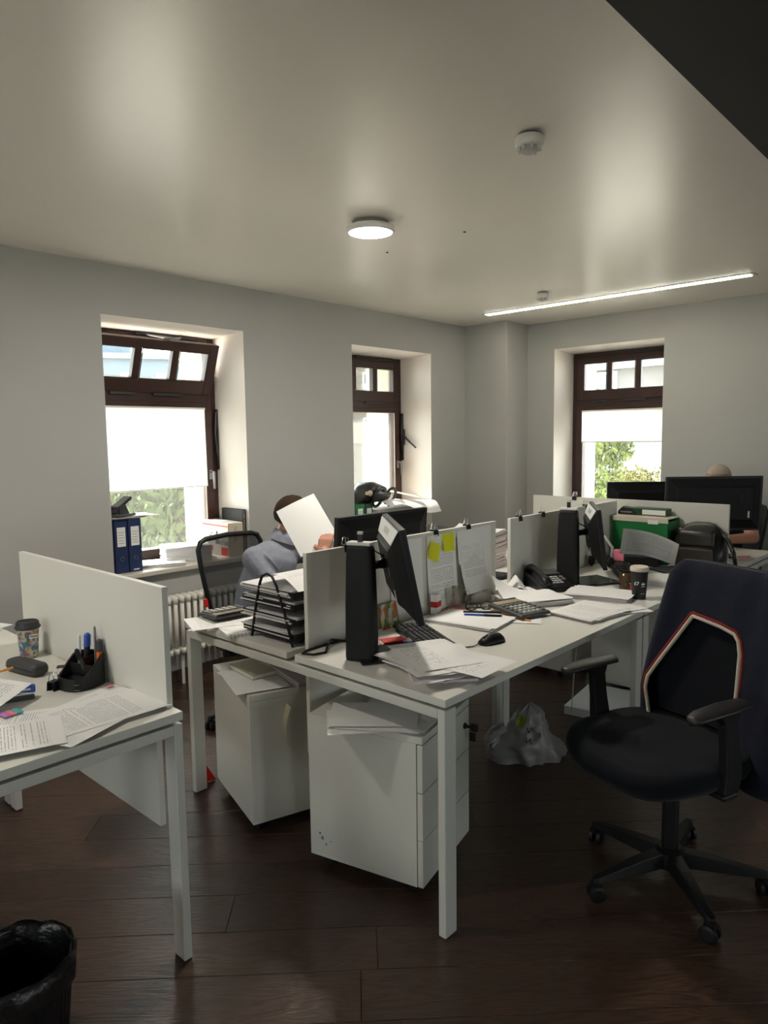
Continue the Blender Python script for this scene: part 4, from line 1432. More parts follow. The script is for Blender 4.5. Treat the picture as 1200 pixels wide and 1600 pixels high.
# ---- calculators
def calculator(loc, rz, label, L=0.20, W_=0.15, rise=0.028, dark='dark_grey'):
    t = thing('calculator', loc, rz, label, 'calculator', 'desk calculators')
    g = G()
    a, b = L / 2, W_ / 2
    g.loft([[(-a, -b, 0.008), (a, -b, 0.001), (a, b, 0.001), (-a, b, 0.008)], [(-a, -b, rise - 0.006), (a, -b, 0.010), (a, b, 0.010), (-a, b, rise - 0.006)], [(-a + 0.004, -b + 0.004, rise), (a - 0.004, -b + 0.004, 0.015), (a - 0.004, b - 0.004, 0.015), (-a + 0.004, b - 0.004, rise)]])
    g.build('body', dark, t, bevel=0.003)
    sl = math.atan2(rise - 0.015, L - 0.008)
    M = Matrix.Translation((0, 0, (rise + 0.015) / 2)) @ Matrix.Rotation(sl, 4, 'Y')
    G().bb(-a + 0.012, -a + 0.052, -b + 0.012, b - 0.012, 0.0002, 0.0022, M).build('screen', 'lcd', t)
    G().bb(-a - 0.004, -a + 0.006, -b * 0.9, b * 0.9, 0.0, 0.003, M).build('solar_strip', 'black_gloss', t)
    for r_ in range(5):
        for c in range(6):
            x = -a + 0.066 + r_ * (L - 0.078) / 5 + 0.01
            y = -b + 0.02 + c * (W_ - 0.04) / 5
            kk = G().loft([[(x - 0.009, y - 0.009, 0), (x + 0.009, y - 0.009, 0), (x + 0.009, y + 0.009, 0), (x - 0.009, y + 0.009, 0)], [(x - 0.007, y - 0.007, 0.005), (x + 0.007, y - 0.007, 0.005), (x + 0.007, y + 0.007, 0.005), (x - 0.007, y + 0.007, 0.005)]], True, M)
            kk.build('button', 'key_pale' if 1 <= c <= 4 and r_ > 0 else 'key_grey', t)
    return t
mat('lcd', (0.32, 0.26, 0.17), 0.25)
mat('key_pale', (0.45, 0.45, 0.42), 0.5)
mat('key_grey', (0.13, 0.13, 0.13), 0.5)
calculator((2.582, 1.605, T + 0.008), R(-106), 'dark calculator with pale keys resting over an orange pencil', 0.215, 0.165)
calculator((1.712, 2.497, T + 0.018), R(84), 'dark calculator on papers at the far corner of the first bench', 0.15, 0.19, 0.024)
tag(G().tube([(2.535, 1.70, T + 0.005), (2.485, 1.49, T + 0.005)], 0.0042, 6).build('pencil', 'pencil_orange'), 'orange pencil under the dark calculator on the first worktop', 'pencil')
paper((2.50, 1.62, T), R(30), 'white sheet under the orange pencil', seed=4.4)

# ---- pens, notes, glass, clock radio ...
def pen(p0, p1, m, label, r_=0.0045, cap='black_plastic'):
    t = thing('pen', p0, 0, label, 'pen', 'pens on the first worktop')
    d = Vector(p1) - Vector(p0)
    G().tube([(0, 0, 0), d * 0.55], r_, 8).build('barrel', m, t)
    G().tube([d * 0.53, d * 0.97, d], [r_ * 1.15, r_ * 1.05, r_ * 0.5], 8).build('cap', cap, t)
    return t
pen((2.365, 1.735, T + 0.0165), (2.445, 1.60, T + 0.0165), 'blue', 'blue pen on the blank paper pile, nearer the mouse')
pen((2.40, 1.765, T + 0.0165), (2.49, 1.63, T + 0.0165), 'black_plastic', 'black pen on the blank paper pile, nearer the calculator')
arch_glass('clear_glass', (0.93, 0.93, 0.90), 0.35)
t = thing('glass_mug', (2.475, 1.868, T + 0.011), 0, 'clear glass mug standing by the pink sticky notes', 'mug')
G().lathe([(0.0, 0.003), (0.034, 0.003), (0.036, 0.01), (0.040, 0.085), (0.0385, 0.085), (0.0345, 0.012), (0.0, 0.010)], 28, cap=False).build('bowl', 'clear_glass', t, smooth=True)
G().tube([(0.028 + 0.0, -0.028, 0.07), (0.045, -0.045, 0.068), (0.050, -0.050, 0.045), (0.040, -0.040, 0.022), (0.026, -0.026, 0.02)], 0.005, 8).build('handle', 'clear_glass', t, smooth=True)
t = thing('sticky_note_pad', (2.440, 1.843, T), R(20), 'pink and orange sticky note pads under the glass mug', 'sticky notes')
for k, (m, s, a) in enumerate((('yellow_note', 0.076, 0.3), ('pink', 0.074, 0.1), ('orange', 0.070, -0.1), ('pink', 0.072, 0.25))):
    G().box((0.004 * k, -0.003 * k, 0.0013 + 0.0026 * k), (s, s, 0.0024), rz=a).build('note', m, t)
t = thing('desk_device', (2.655, 1.868, T), R(-8), 'grey rounded desk device behind the glasses', 'device')
g = G()
g.loft([[(x, y * s, z) for y, z in ((-0.03, 0), (0.03, 0), (0.026, h_), (-0.026, h_))] for x, s, h_ in ((-0.07, 0.8, 0.03), (-0.05, 1, 0.045), (0.02, 1, 0.05), (0.07, 0.85, 0.035))])
g.build('body', 'light_grey', t, bevel=0.008, seg=3)
for k in range(2):
    G().lathe([(0.014, 0), (0.014, 0.004)], 16, Matrix.Translation((-0.025 + 0.05 * k, 0, 0.045))).build('button', 'mid_grey', t)
t = thing('eyeglasses', (2.515, 1.765, T), R(-38), 'folded dark eyeglasses on the first worktop', 'glasses')
for s in (-1, 1):
    G().tube([(0.034 * s + 0.026 * math.cos(a), 0, 0.020 + 0.018 * math.sin(a)) for a in [2 * PI * i / 16 for i in range(16)]], 0.0028, 6, closed=True).build('rim', 'black_plastic', t)
    G().lathe([(0.0, 0.0), (0.024, 0.0)], 16, Matrix.Translation((0.034 * s, 0, 0.020)) @ Matrix.Rotation(PI / 2, 4, 'X') @ Matrix.Scale(0.7, 4, (0, 1, 0)), cap=False).build('lens', 'clear_glass', t)
    G().tube([(0.06 * s, 0, 0.028), (0.058 * s, 0.012 + 0.006 * s, 0.012), (-0.05 * s, 0.016 + 0.006 * s, 0.006)], 0.0025, 6).build('temple', 'black_plastic', t)
G().tube([(-0.008, 0, 0.026), (0, 0, 0.030), (0.008, 0, 0.026)], 0.0025, 6).build('bridge', 'black_plastic', t)

# coloured packets and card behind the near monitor
t = thing('packet', (1.895, 1.715, T), R(-25), 'small red and white packet under the nearest monitor', 'packet', 'packets under the nearest monitor')
G().bb(-0.045, 0.045, -0.028, 0.028, 0, 0.018).build('box', 'red', t, bevel=0.002)
G().bb(-0.0456, -0.03, -0.020, 0.020, 0.004, 0.015).build('label', 'white', t)
t = thing('packet', (1.945, 1.672, T), R(10), 'small blue packet under the nearest monitor', 'packet', 'packets under the nearest monitor')
G().bb(-0.035, 0.035, -0.025, 0.025, 0, 0.016).build('box', 'blue', t, bevel=0.002)
G().bb(-0.0355, 0.03, -0.015, 0.015, 0.0155, 0.0165).build('label', 'pale_strip', t)
mat('card_colours', (0.5, 0.3, 0.1), 0.6)
def patch_mat(name, cols, scale):
    m = bpy.data.materials.new(name)
    m.use_nodes = True
    n = m.node_tree.nodes
    l = m.node_tree.links
    b = n['Principled BSDF']
    b.inputs['Roughness'].default_value = 0.5
    t_ = n.new('ShaderNodeTexCoord')
    v = n.new('ShaderNodeTexVoronoi')
    v.inputs['Scale'].default_value = scale
    nz = n.new('ShaderNodeTexNoise')
    nz.inputs['Scale'].default_value = scale * 0.5
    mixv = n.new('ShaderNodeVectorMath')
    mixv.operation = 'MULTIPLY_ADD'
    l.new(nz.outputs['Color'], mixv.inputs[0])
    mixv.inputs[1].default_value = (0.03, 0.03, 0.03)
    l.new(t_.outputs['Object'], mixv.inputs[2])
    l.new(t_.outputs['Object'], nz.inputs['Vector'])
    l.new(mixv.outputs[0], v.inputs['Vector'])
    sx = n.new('ShaderNodeSeparateXYZ')
    l.new(v.outputs['Color'], sx.inputs[0])
    r_ = n.new('ShaderNodeValToRGB')
    r_.color_ramp.interpolation = 'CONSTANT'
    els = r_.color_ramp.elements
    while len(els) < len(cols):
        els.new(0.5)
    for i, c in enumerate(cols):
        els[i].position = i / len(cols)
        els[i].color = (*c, 1)
    l.new(sx.outputs[0], r_.inputs[0])
    l.new(r_.outputs[0], b.inputs['Base Color'])
    MATS[name] = m
patch_mat('photo_print', [(0.45, 0.40, 0.08), (0.50, 0.10, 0.06), (0.10, 0.22, 0.08), (0.55, 0.50, 0.42), (0.35, 0.18, 0.06)], 38)
t = thing('photo_card', (2.06, 1.868, T), R(4), 'colourful photo card leaning on the divider behind the nearest monitor', 'card')
G().bb(-0.055, 0.055, 0.0, 0.003, 0, 0.10, Matrix.Rotation(R(-12), 4, 'X')).build('print', 'photo_print', t)
G().bb(-0.010, 0.010, 0.003, 0.006, 0.02, 0.08, Matrix.Rotation(R(-4), 4, 'X')).build('back_strut', 'light_grey', t)
t = thing('medicine_box', (2.355, 1.878, T + 0.0), R(15), 'small red and white box standing against the divider papers', 'box')
G().bb(-0.022, 0.022, -0.015, 0.015, 0, 0.085).build('carton', 'white', t, bevel=0.001)
G().bb(-0.0224, 0.0224, -0.0154, 0.0154, 0.03, 0.055).build('band', 'red', t)
# loose power cable by the divider end
tag(G().tube([(1.80, 1.868, T + 0.004), (1.745, 1.885, T + 0.018), (1.70, 1.86, T + 0.006), (1.655, 1.82, T + 0.0035), (1.61, 1.835, T + 0.0035), (1.592, 1.872, T + 0.0035), (1.625, 1.888, T + 0.0035), (1.70, 1.89, T + 0.004), (1.79, 1.885, T + 0.004)], 0.0046, 8).build('power_cable', 'black_plastic', smooth=True), 'black power cable looped at the end of the first divider', 'cable')

# ---- papers, notes and clips on the first divider
def wall_sheet(x0, z1, w_, h_, m, label, curl=0.0, rot=0.0, y=1.9105, name='paper_sheet', cat='paper', group='papers hung on the first divider'):
    g = G()
    def f(u, v):
        k = (1 - v)
        return ((u - 0.5) * w_, -curl * k * k - 0.0015 - 0.002 * math.sin(6 * u), -h_ * (1 - v))
    g.grid(f, 6, 12)
    return tag(g.build(name, m, None, (x0, y, z1), (0, rot, 0), smooth=True), label, cat, group)
wall_sheet(2.435, 1.085, 0.205, 0.33, 'print_0', 'printed sheet hung on the divider behind the two yellow notes', curl=0.02)
wall_sheet(2.655, 1.085, 0.21, 0.285, 'print_2', 'printed sheet hung on the divider right of the yellow notes, its foot curling out', curl=0.05, y=1.906)
wall_sheet(2.635, 1.085, 0.19, 0.150, 'print_3', 'half sheet clipped over the right-hand printed page', curl=0.01, y=1.9025)
wall_sheet(2.745, 1.088, 0.14, 0.27, 'print_form', 'pale form hung at the far end of the first divider', curl=0.005, y=1.9085)
wall_sheet(2.20, 1.085, 0.205, 0.30, 'paper', 'blank sheet hung on the divider just behind the nearest monitor', curl=0.01)
wall_sheet(2.385, 1.050, 0.075, 0.076, 'yellow_note', 'tilted yellow sticky note, the lower of the two', curl=0.006, rot=R(24), y=1.899, name='sticky_note', cat='sticky note', group='yellow sticky notes on the divider')
wall_sheet(2.474, 1.083, 0.078, 0.078, 'yellow_note', 'upright yellow sticky note, the upper of the two', curl=0.004, y=1.899, name='sticky_note', cat='sticky note', group='yellow sticky notes on the divider')
YD = 1.921
clip_((1.862, YD, 1.103), 0, 'binder clip on the first divider at the near end by the tall stand')
clip_((2.40, YD, 1.103), 0, 'binder clip above the yellow sticky notes')
clip_((2.64, YD, 1.103), 0, 'binder clip above the half sheet on the first divider')
clip_((3.085, YD, 1.103), 0, 'binder clip at the near end of the second divider')
clip_((3.31, YD, 1.103), 0, 'binder clip left of the second tall monitor stand')
clip_((3.80, YD, 1.103), 0, 'binder clip beside the second monitor on the second divider')
clip_((4.305, 2.25, 1.103), R(90), 'binder clip on the cross divider below the window')
# pedestal stack and monitor behind the first divider's far end
t = thing('paper_tower', (3.42, 2.42, T), R(15), 'tall pinkish pile of papers behind the gap between the dividers', 'papers')
g = G()
rnd = random.Random(9)
for k in range(26):
    g.box((rnd.uniform(-0.006, 0.006), rnd.uniform(-0.006, 0.006), 0.004 + k * 0.0078), (0.21, 0.296, 0.0066), rz=rnd.uniform(-0.05, 0.05))
g.build('sheets', 'paper_pinkish', t)['kind'] = 'stuff'
G().grid(sheet_fn(0.21, 0.297, 2.0, 0.0, 0.04), 8, 8).build('top_sheet', 'paper', t, (0, 0, 0.207), smooth=True)

# ---- desk telephone
t = thing('desk_telephone', (3.118, 1.770, T), R(-120), 'black desk telephone with its handset on the left', 'telephone')
def wedge(x, y):
    return 0.020 + 0.055 * (0.10 - x) / 0.20
g = G()
pts = [(-0.10, -0.085), (0.10, -0.085), (0.10, 0.095), (-0.10, 0.095)]
g.loft([[(x, y, 0) for x, y in pts], [(x, y, wedge(x, y) - 0.004) for x, y in pts], [(x * 0.97, y * 0.97, wedge(x, y)) for x, y in pts]])
g.build('body', 'black_plastic', t, bevel=0.004)
sl = math.atan2(0.055, 0.20)
M = Matrix.Translation((0, 0, 0.0485)) @ Matrix.Rotation(sl, 4, 'Y')
G().bb(-0.090, -0.030, -0.015, 0.085, 0, 0.006, M).build('display', 'dark_grey', t, bevel=0.002)
for r_ in range(4):
    for c in range(3):
        G().bb(-0.012 + r_ * 0.021, 0.0 + r_ * 0.021, -0.008 + c * 0.022, 0.008 + c * 0.022, 0, 0.004, M).build('button', 'key_pale', t)
for r_ in range(2):
    G().bb(-0.012 + r_ * 0.025, 0.008 + r_ * 0.025, 0.064, 0.084, 0, 0.004, M).build('button', 'key_grey', t)
g = G()
rings = []
for x, z, r_ in ((-0.108, 0.070, 0.012), (-0.104, 0.084, 0.024), (-0.075, 0.094, 0.024), (-0.05, 0.096, 0.017), (0.0, 0.086, 0.016), (0.05, 0.066, 0.017), (0.075, 0.056, 0.024), (0.098, 0.046, 0.023), (0.106, 0.034, 0.012)):
    rings.append([(x, -0.055 + r_ * 1.05 * math.cos(a), z + r_ * 0.8 * math.sin(a)) for a in [2 * PI * i / 14 for i in range(14)]])
g.loft(rings)
g.build('handset', 'black_plastic', t, smooth=True)
G().bb(0.085, 0.118, -0.07, 0.09, 0.004, 0.014).build('front_lip', 'black_plastic', t, bevel=0.004)

# ---- cups and the second worktop
mat('cup_lid_cream', (0.62, 0.56, 0.46), 0.5)
mat('cup_black', (0.010, 0.010, 0.011), 0.55)
t = thing('takeaway_cup', (3.172, 1.328, T), R(-130), 'black takeaway coffee cup with a cream lid and white leaf emblem', 'cup', 'takeaway coffee cups')
G().lathe([(0.028, 0.0), (0.030, 0.002), (0.039, 0.132), (0.041, 0.135), (0.036, 0.135), (0.0, 0.135)], 32, cap=False).build('cup_body', 'cup_black', t, smooth=True)
G().lathe([(0.042, 0.131), (0.043, 0.136), (0.041, 0.148), (0.038, 0.152), (0.033, 0.146), (0.0, 0.146)], 32, cap=False).build('lid', 'cup_lid_cream', t, smooth=True)
g = G()
for a, L in ((0, 0.014), (R(52), 0.012), (R(-52), 0.012)):  # three petals
    for i in range(1):
        c = [(0, 0), (0.0035, L * 0.45), (0, L), (-0.0035, L * 0.45)]
        pts = [(x * math.cos(a) - y * math.sin(a), x * math.sin(a) + y * math.cos(a)) for x, y in c]
        r_ = 0.0368
        g.add([(r_ + 0.0007, p[0], 0.070 + p[1]) for p in pts], [(0, 1, 2, 3)])
g.build('leaf_emblem', 'white', t)['kind'] = 'stuff'
G().add([(0.0372, -0.008, 0.062), (0.0372, 0.008, 0.062), (0.0372, 0.008, 0.065), (0.0372, -0.008, 0.065)], [(0, 1, 2, 3)]).build('emblem_line', 'white', t)
G().add([(0.0345, -0.009, 0.028), (0.0345, 0.009, 0.028), (0.0345, 0.009, 0.0295), (0.0345, -0.009, 0.0295)], [(0, 1, 2, 3)]).build('slogan_line', 'white', t)
text('£7', 0.022, t, (0.0262, -0.0262, 0.076), (PI / 2, 0, R(45)), 'white', ext=0.0004)
mat('tea_glass', (0.16, 0.10, 0.05), 0.12, trans=0.6, spec=0.5)
t = thing('tea_glass', (3.322, 1.452, T), R(-125), 'brown tea glass with a red tag hanging on it, left of the takeaway cup', 'glass')
G().lathe([(0.0, 0.0), (0.034, 0.0), (0.036, 0.006), (0.038, 0.088), (0.036, 0.088), (0.034, 0.008), (0.0, 0.007)], 28, cap=False).build('bowl', 'tea_glass', t, smooth=True)
G().tube([(0.036, 0, 0.088), (0.0395, 0.002, 0.06), (0.039, 0.002, 0.03)], 0.0006, 5).build('string', 'white', t)
G().box((0.0396, 0.002, 0.020), (0.001, 0.020, 0.020)).build('tag', 'bright_red', t)
# leaning page and documents at the end of the second bench
g = G()
g.grid(lambda u, v: ((u - 0.5) * 0.30, 0.05 * (1 - v) + 0.02 * math.sin(PI * u), 0.19 * v * (1 - 0.15 * u) + 0.012 * math.sin(3 * u)), 10, 8)
tag(g.build('paper_sheet', 'print_0', None, (3.90, 1.60, T + 0.03), (R(18), R(10), R(-72)), smooth=True), 'printed page propped up in front of the green file box', 'paper')
t = thing('desk_organiser', (4.02, 1.70, T), R(10), 'dark clutter tray with a magenta packet behind the propped page', 'tray')
G().bb(-0.06, 0.06, -0.13, 0.13, 0, 0.06).build('tray', 'black_matte', t, bevel=0.01)
G().bb(-0.065, -0.02, 0.06, 0.12, 0.02, 0.085).build('packet', 'pink', t, bevel=0.004)
t = thing('headset', (3.80, 1.83, T), R(0), 'grey and black headset by the second divider', 'headset')
G().tube([(0.0, -0.07, 0.03), (0.0, -0.08, 0.12), (0.0, -0.03, 0.18), (0.0, 0.03, 0.18), (0.0, 0.05, 0.12), (0.0, 0.045, 0.03)], 0.008, 8).build('band', 'light_grey', t, smooth=True)
for y in (-0.07, 0.045):
    G().sphere((0, y, 0.035), (0.034, 0.016, 0.034)).build('ear_cushion', 'black_matte', t, smooth=True)
# green file box with folders
t = thing('file_box', (4.19, 1.722, T), 0, 'green cardboard file box with a cream rim against the cross divider', 'box')
g = G()
g.bb(-0.09, 0.09, -0.165, 0.165, 0, 0.006)
g.bb(-0.09, -0.086, -0.165, 0.165, 0.006, 0.245)
g.bb(0.086, 0.09, -0.165, 0.165, 0.006, 0.265)
for s in (-1, 1):
    g.bb(-0.086, 0.086, s * 0.165 - 0.002, s * 0.165 + 0.002, 0.006, 0.25)
g.build('carton', 'green_card', t)
G().bb(-0.0945, -0.0895, -0.168, 0.168, 0.240, 0.268).bb(-0.092, 0.086, -0.168, 0.168, 0.262, 0.268).build('rim', 'cup_lid_cream', t, bevel=0.001)
G().bb(-0.0960, -0.0945, -0.11, -0.05, 0.232, 0.256).build('label', 'white', t)
G().lathe([(0.0, 0), (0.011, 0), (0.011, 0.001), (0.0, 0.001)], 14, Matrix.Translation((-0.0902, 0.01, 0.165)) @ Matrix.Rotation(-PI / 2, 4, 'Y') @ Matrix.Scale(0.45, 4, (1, 0, 0)), cap=False).build('maker_mark', 'white', t)
t = thing('ring_folder', (4.235, 1.70, T + 0.268), 0, 'dark green folder lying on top of the green file box', 'folder')
G().bb(-0.035, 0.035, -0.10, 0.12, 0.0, 0.045).build('cover', 'dark_green', t, bevel=0.004)
G().bb(-0.036, 0.03, -0.09, 0.05, 0.006, 0.036).build('pages', 'white', t)
t = thing('hole_punch', (4.22, 1.845, T + 0.268), R(-90), 'black desk punch at the left end of the green file box', 'hole punch', 'hole punches')
G().loft([[(x, y, z) for y, z in ((-0.025, 0), (0.025, 0), (0.02, h_), (-0.02, h_))] for x, h_ in ((-0.06, 0.02), (-0.03, 0.05), (0.03, 0.045), (0.06, 0.015))]).build('body', 'black_plastic', t, bevel=0.006)
G().bb(-0.04, 0.03, -0.026, 0.026, 0.012, 0.020).build('jaw', 'mid_grey', t)
# black backpack slumped against the cross divider
mat('bag_leather', (0.014, 0.013, 0.012), 0.38, spec=0.5, bump=0.25, bscale=14)
mat('bag_brown', (0.032, 0.024, 0.018), 0.42, spec=0.5, bump=0.25, bscale=18)
t = thing('backpack', (4.185, 1.402, T), R(182), 'black leather backpack leaning on the cross divider beside the large monitor', 'bag')
g = G()
rings = []
for z, a, b, dx in ((0.0, 0.075, 0.135, 0.01), (0.02, 0.085, 0.145, 0.01), (0.09, 0.085, 0.145, 0.0), (0.16, 0.075, 0.135, -0.012), (0.215, 0.055, 0.105, -0.026), (0.243, 0.03, 0.07, -0.035), (0.25, 0.012, 0.04, -0.04)):
    rings.append([(x + dx, y, z) for x, y in superell(a, b, 36, 0, 3.0)])
g.loft(rings)
g.build('body', 'bag_leather', t, smooth=True)
g = G()
g.grid(lambda u, v: (0.084 + 0.010 * math.sin(PI * u) - 0.05 * max(0, v - 0.75) ** 1.0, (u - 0.5) * 0.20, 0.125 + 0.095 * v), 10, 8)
fo = g.build('flap', 'bag_leather', t, smooth=True)
fo.modifiers.new('thick', 'SOLIDIFY').thickness = 0.008
g = G()
g.loft([[(0.086 + d, y, z) for y, z in ((-0.10, 0.015), (0.10, 0.015), (0.095, 0.115), (-0.095, 0.115))] for d in (-0.01, 0.012)])
g.build('front_pocket', 'bag_brown', t, bevel=0.01, seg=3)
G().tube([(-0.02, -0.07, 0.23), (0.0, -0.15, 0.18), (0.03, -0.175, 0.09), (0.02, -0.15, 0.01)], [0.012, 0.014, 0.014, 0.012], 8).build('shoulder_strap', 'bag_leather', t, smooth=True)
G().tube([(-0.02, 0.09, 0.20), (0.03, 0.16, 0.16), (0.08, 0.20, 0.10), (0.07, 0.21, 0.03)], [0.010, 0.012, 0.012, 0.010], 8).build('shoulder_strap', 'bag_leather', t, smooth=True)
G().tube([(0.085 + 0.014 * math.cos(a), 0.195, 0.105 + 0.018 * math.sin(a)) for a in [2 * PI * i / 12 for i in range(12)]], 0.003, 6, closed=True).build('buckle', 'chrome', t)
tag(G().tube([(4.60, 1.318, T + 0.006), (4.655, 1.262, T + 0.006)], 0.0055, 8).build('marker', 'pink'), 'pink marker lying on the cross desk by the large monitor', 'marker')

# ---- far corner of the first bench: papers and wire document trays
pile((1.70, 2.465, T), R(80), 'layered papers under the calculator at the far corner', [(0, 0, 0.05, 'paper'), (-0.06, -0.04, 0.25, 'paper'), (-0.02, 0.03, -0.2, 'print_pale')], (0.205, 0.29, 0.008))
t = thing('spiral_notebook', (1.665, 2.285, T), R(72), 'spiral notebook with loose sheets beside the document trays', 'notebook')
G().bb(-0.075, 0.075, -0.105, 0.105, 0.0, 0.009).build('pages', 'paper_edge', t)
G().bb(-0.075, 0.075, -0.105, 0.105, 0.009, 0.0105).build('cover', 'paper', t)
g = G()
for k in range(14):
    y = -0.095 + k * 0.0146
    g.tube([(-0.075 + 0.006 * math.cos(a), y, 0.005 + 0.008 * math.sin(a)) for a in [2 * PI * i / 8 for i in range(8)]], 0.0009, 4, closed=True)
g.build('spiral', 'dark_grey', t)['kind'] = 'stuff'
t = thing('document_tray', (1.745, 2.105, T), 0, 'black wire document tray tower full of papers', 'tray')
for sx in (-1, 1):
    x = sx * 0.118
    g = G()
    pts = [(x, 0.105, 0.0), (x, 0.075, 0.12), (x, 0.045, 0.215), (x, 0.03, 0.245), (x, 0.0, 0.256), (x, -0.03, 0.25), (x, -0.055, 0.215), (x, -0.10, 0.11), (x, -0.14, 0.0)]
    g.tube(pts, 0.0055, 8)
    g.build('side_frame', 'black_plastic', t, smooth=True)
for k, z in enumerate((0.020, 0.078, 0.132, 0.178)):
    tr_ = G()
    w_, l_ = 0.225, 0.31
    yo = 0.008
    tr_.bb(-w_ / 2, w_ / 2, -l_ / 2 + yo, l_ / 2 + yo, z, z + 0.003)
    for s in (-1, 1):
        tr_.bb(s * w_ / 2 - 0.002, s * w_ / 2 + 0.002, -l_ / 2 + yo, l_ / 2 + yo, z, z + 0.024)
        tr_.bb(-w_ / 2, w_ / 2, s * l_ / 2 + yo - 0.002, s * l_ / 2 + yo + 0.002, z, z + 0.024)
    tr = tr_.build('tray', 'black_matte', t)
    g = G()
    rnd = random.Random(k)
    for q in range(6):
        g.box((rnd.uniform(-0.02, 0.0), rnd.uniform(-0.012, 0.02) + yo, z + 0.005 + q * 0.0042), (0.205, 0.292, 0.0034), rz=rnd.uniform(-0.05, 0.05))
    g.build('papers', 'paper_edge', tr)['kind'] = 'stuff'
g = G()
g.grid(lambda u, v: ((u - 0.5) * 0.20, -0.04 + 0.235 * (v - 0.5), 0.225 + 0.030 * math.sin(PI * v) - 0.05 * max(0, 0.4 - v)), 8, 8)
g.build('top_sheet', 'print_pale', t, smooth=True)

# ---- left desk
mat('cup_lid_black', (0.022, 0.022, 0.024), 0.45)
patch_mat('cup_print', [(0.50, 0.45, 0.36), (0.06, 0.16, 0.32), (0.55, 0.50, 0.40), (0.22, 0.12, 0.16), (0.48, 0.28, 0.12), (0.12, 0.22, 0.14), (0.52, 0.48, 0.40), (0.30, 0.33, 0.38)], 75)
t = thing('takeaway_cup', (0.945, 2.598, T), R(-105), 'paper coffee cup with a colourful print and black lid on the left desk', 'cup', 'takeaway coffee cups')
G().lathe([(0.027, 0.0), (0.029, 0.002), (0.0365, 0.108), (0.039, 0.110), (0.034, 0.110), (0.0, 0.110)], 32, cap=False).build('cup_body', 'cup_print', t, smooth=True)
G().lathe([(0.040, 0.105), (0.0425, 0.108), (0.0425, 0.113), (0.039, 0.116), (0.0375, 0.128), (0.035, 0.131), (0.032, 0.126), (0.0, 0.125)], 32, cap=False).build('lid', 'cup_lid_black', t, smooth=True)
G().bb(0.0345, 0.0372, 0.000, 0.028, 0.074, 0.088).build('name_label', 'white', t, bevel=0.001)
text('PRIME', 0.0095, t, (0.0376, 0.014, 0.081), (PI / 2, 0, PI / 2), 'ink', ext=0.0003)
t = thing('glasses_case', (0.872, 2.425, T), R(-78), 'dark grey hard glasses case on the left desk', 'case')
g = G()
rings = []
for x, s in ((-0.082, 0.55), (-0.078, 0.8), (-0.066, 0.95), (0, 1.0), (0.066, 0.95), (0.078, 0.8), (0.082, 0.55)):
    rings.append([(x, 0.031 * s * y, 0.022 + 0.022 * s * z) for y, z in superell(1, 1, 24, 0, 3.0)])
g.loft(rings)
g.build('shell', 'dark_grey', t, smooth=True)
G().bb(-0.07, 0.07, -0.0316, 0.0316, 0.0205, 0.0222).build('seam', 'black_plastic', t)
t = thing('pen_organiser', (0.938, 2.165, T), R(-165), 'black stepped pen organiser full of pens on the left desk', 'organiser')
g = G()
a = 0.062
rings = []
def orgtop(x):
    return 0.040 + 0.055 * max(0.0, min(1.0, (-x + 0.035) / 0.06))
out = superell(0.066, 0.060, 32, 0, 2.5)
inn = superell(0.061, 0.055, 32, 0, 2.5)
g.loft([[(x, y, 0) for x, y in out], [(x, y, orgtop(x)) for x, y in out], [(x, y, orgtop(x) - 0.001) for x, y in inn], [(x, y, 0.006) for x, y in inn]])
g.build('tub', 'black_plastic', t)
G().bb(-0.005, -0.002, -0.054, 0.054, 0.006, 0.066).bb(-0.055, -0.005, -0.0015, 0.0015, 0.006, 0.085).build('divider', 'black_plastic', t)
G().bb(0.01, 0.04, -0.02, 0.03, 0.028, 0.034).build('clip_heap', 'chrome', t)
OM = Matrix.Translation((0.938, 2.165, T)) @ Matrix.Rotation(R(-165), 4, 'Z')
def org_pen(x, y, lean, L, m, label, r_=0.005, cap=None, z0=0.008, capm='black_plastic', name='marker'):
    p0 = OM @ Vector((x, y, z0))
    d = (OM.to_3x3() @ Vector((lean[0], lean[1], 1))).normalized() * L
    t_ = thing(name, p0, 0, label, 'pen', 'pens in the organiser')
    G().tube([(0, 0, 0), d * 0.72], r_, 10).build('barrel', m, t_)
    G().tube([d * 0.70, d * 0.96, d], [r_ * 1.12, r_ * 1.1, r_ * 0.5], 10).build('cap', capm, t_)
org_pen(-0.040, -0.028, (-0.05, 0.05), 0.145, 'black_plastic', 'thick blue-capped marker in the organiser on the left desk', 0.0095, capm='blue')
org_pen(-0.030, -0.045, (-0.05, -0.02), 0.140, 'white_plastic', 'white and blue pen in the organiser on the left desk', 0.005, capm='white_plastic')
org_pen(-0.045, 0.030, (-0.03, 0.0), 0.130, 'orange', 'orange marker with a dark cap in the organiser on the left desk', 0.0095, capm='dark_grey')
org_pen(-0.048, 0.008, (0.0, 0.03), 0.170, 'mid_grey', 'thin grey pencil rising from the organiser on the left desk', 0.0035, capm='mid_grey', name='pencil')
org_pen(-0.018, 0.015, (0.25, -0.2), 0.115, 'dark_grey', 'dark pen leaning forward in the organiser on the left desk', 0.0065)
clip_((0.862, 2.190, T + 0.024), R(25), 'binder clip standing nearest the glasses case on the left desk')
clip_((0.905, 2.120, T + 0.012), 0, 'binder clip lying against the pen organiser on the left desk', rot=(R(75), 0, R(-30)))
clip_((0.955, 2.330, T + 0.012), 0, 'binder clip lying behind the pen organiser on the left desk', rot=(R(82), 0, R(60)), s=0.9)
t = thing('stapler', (0.735, 2.190, T), R(-20), 'blue and white stapler half under a sheet on the left desk', 'stapler')
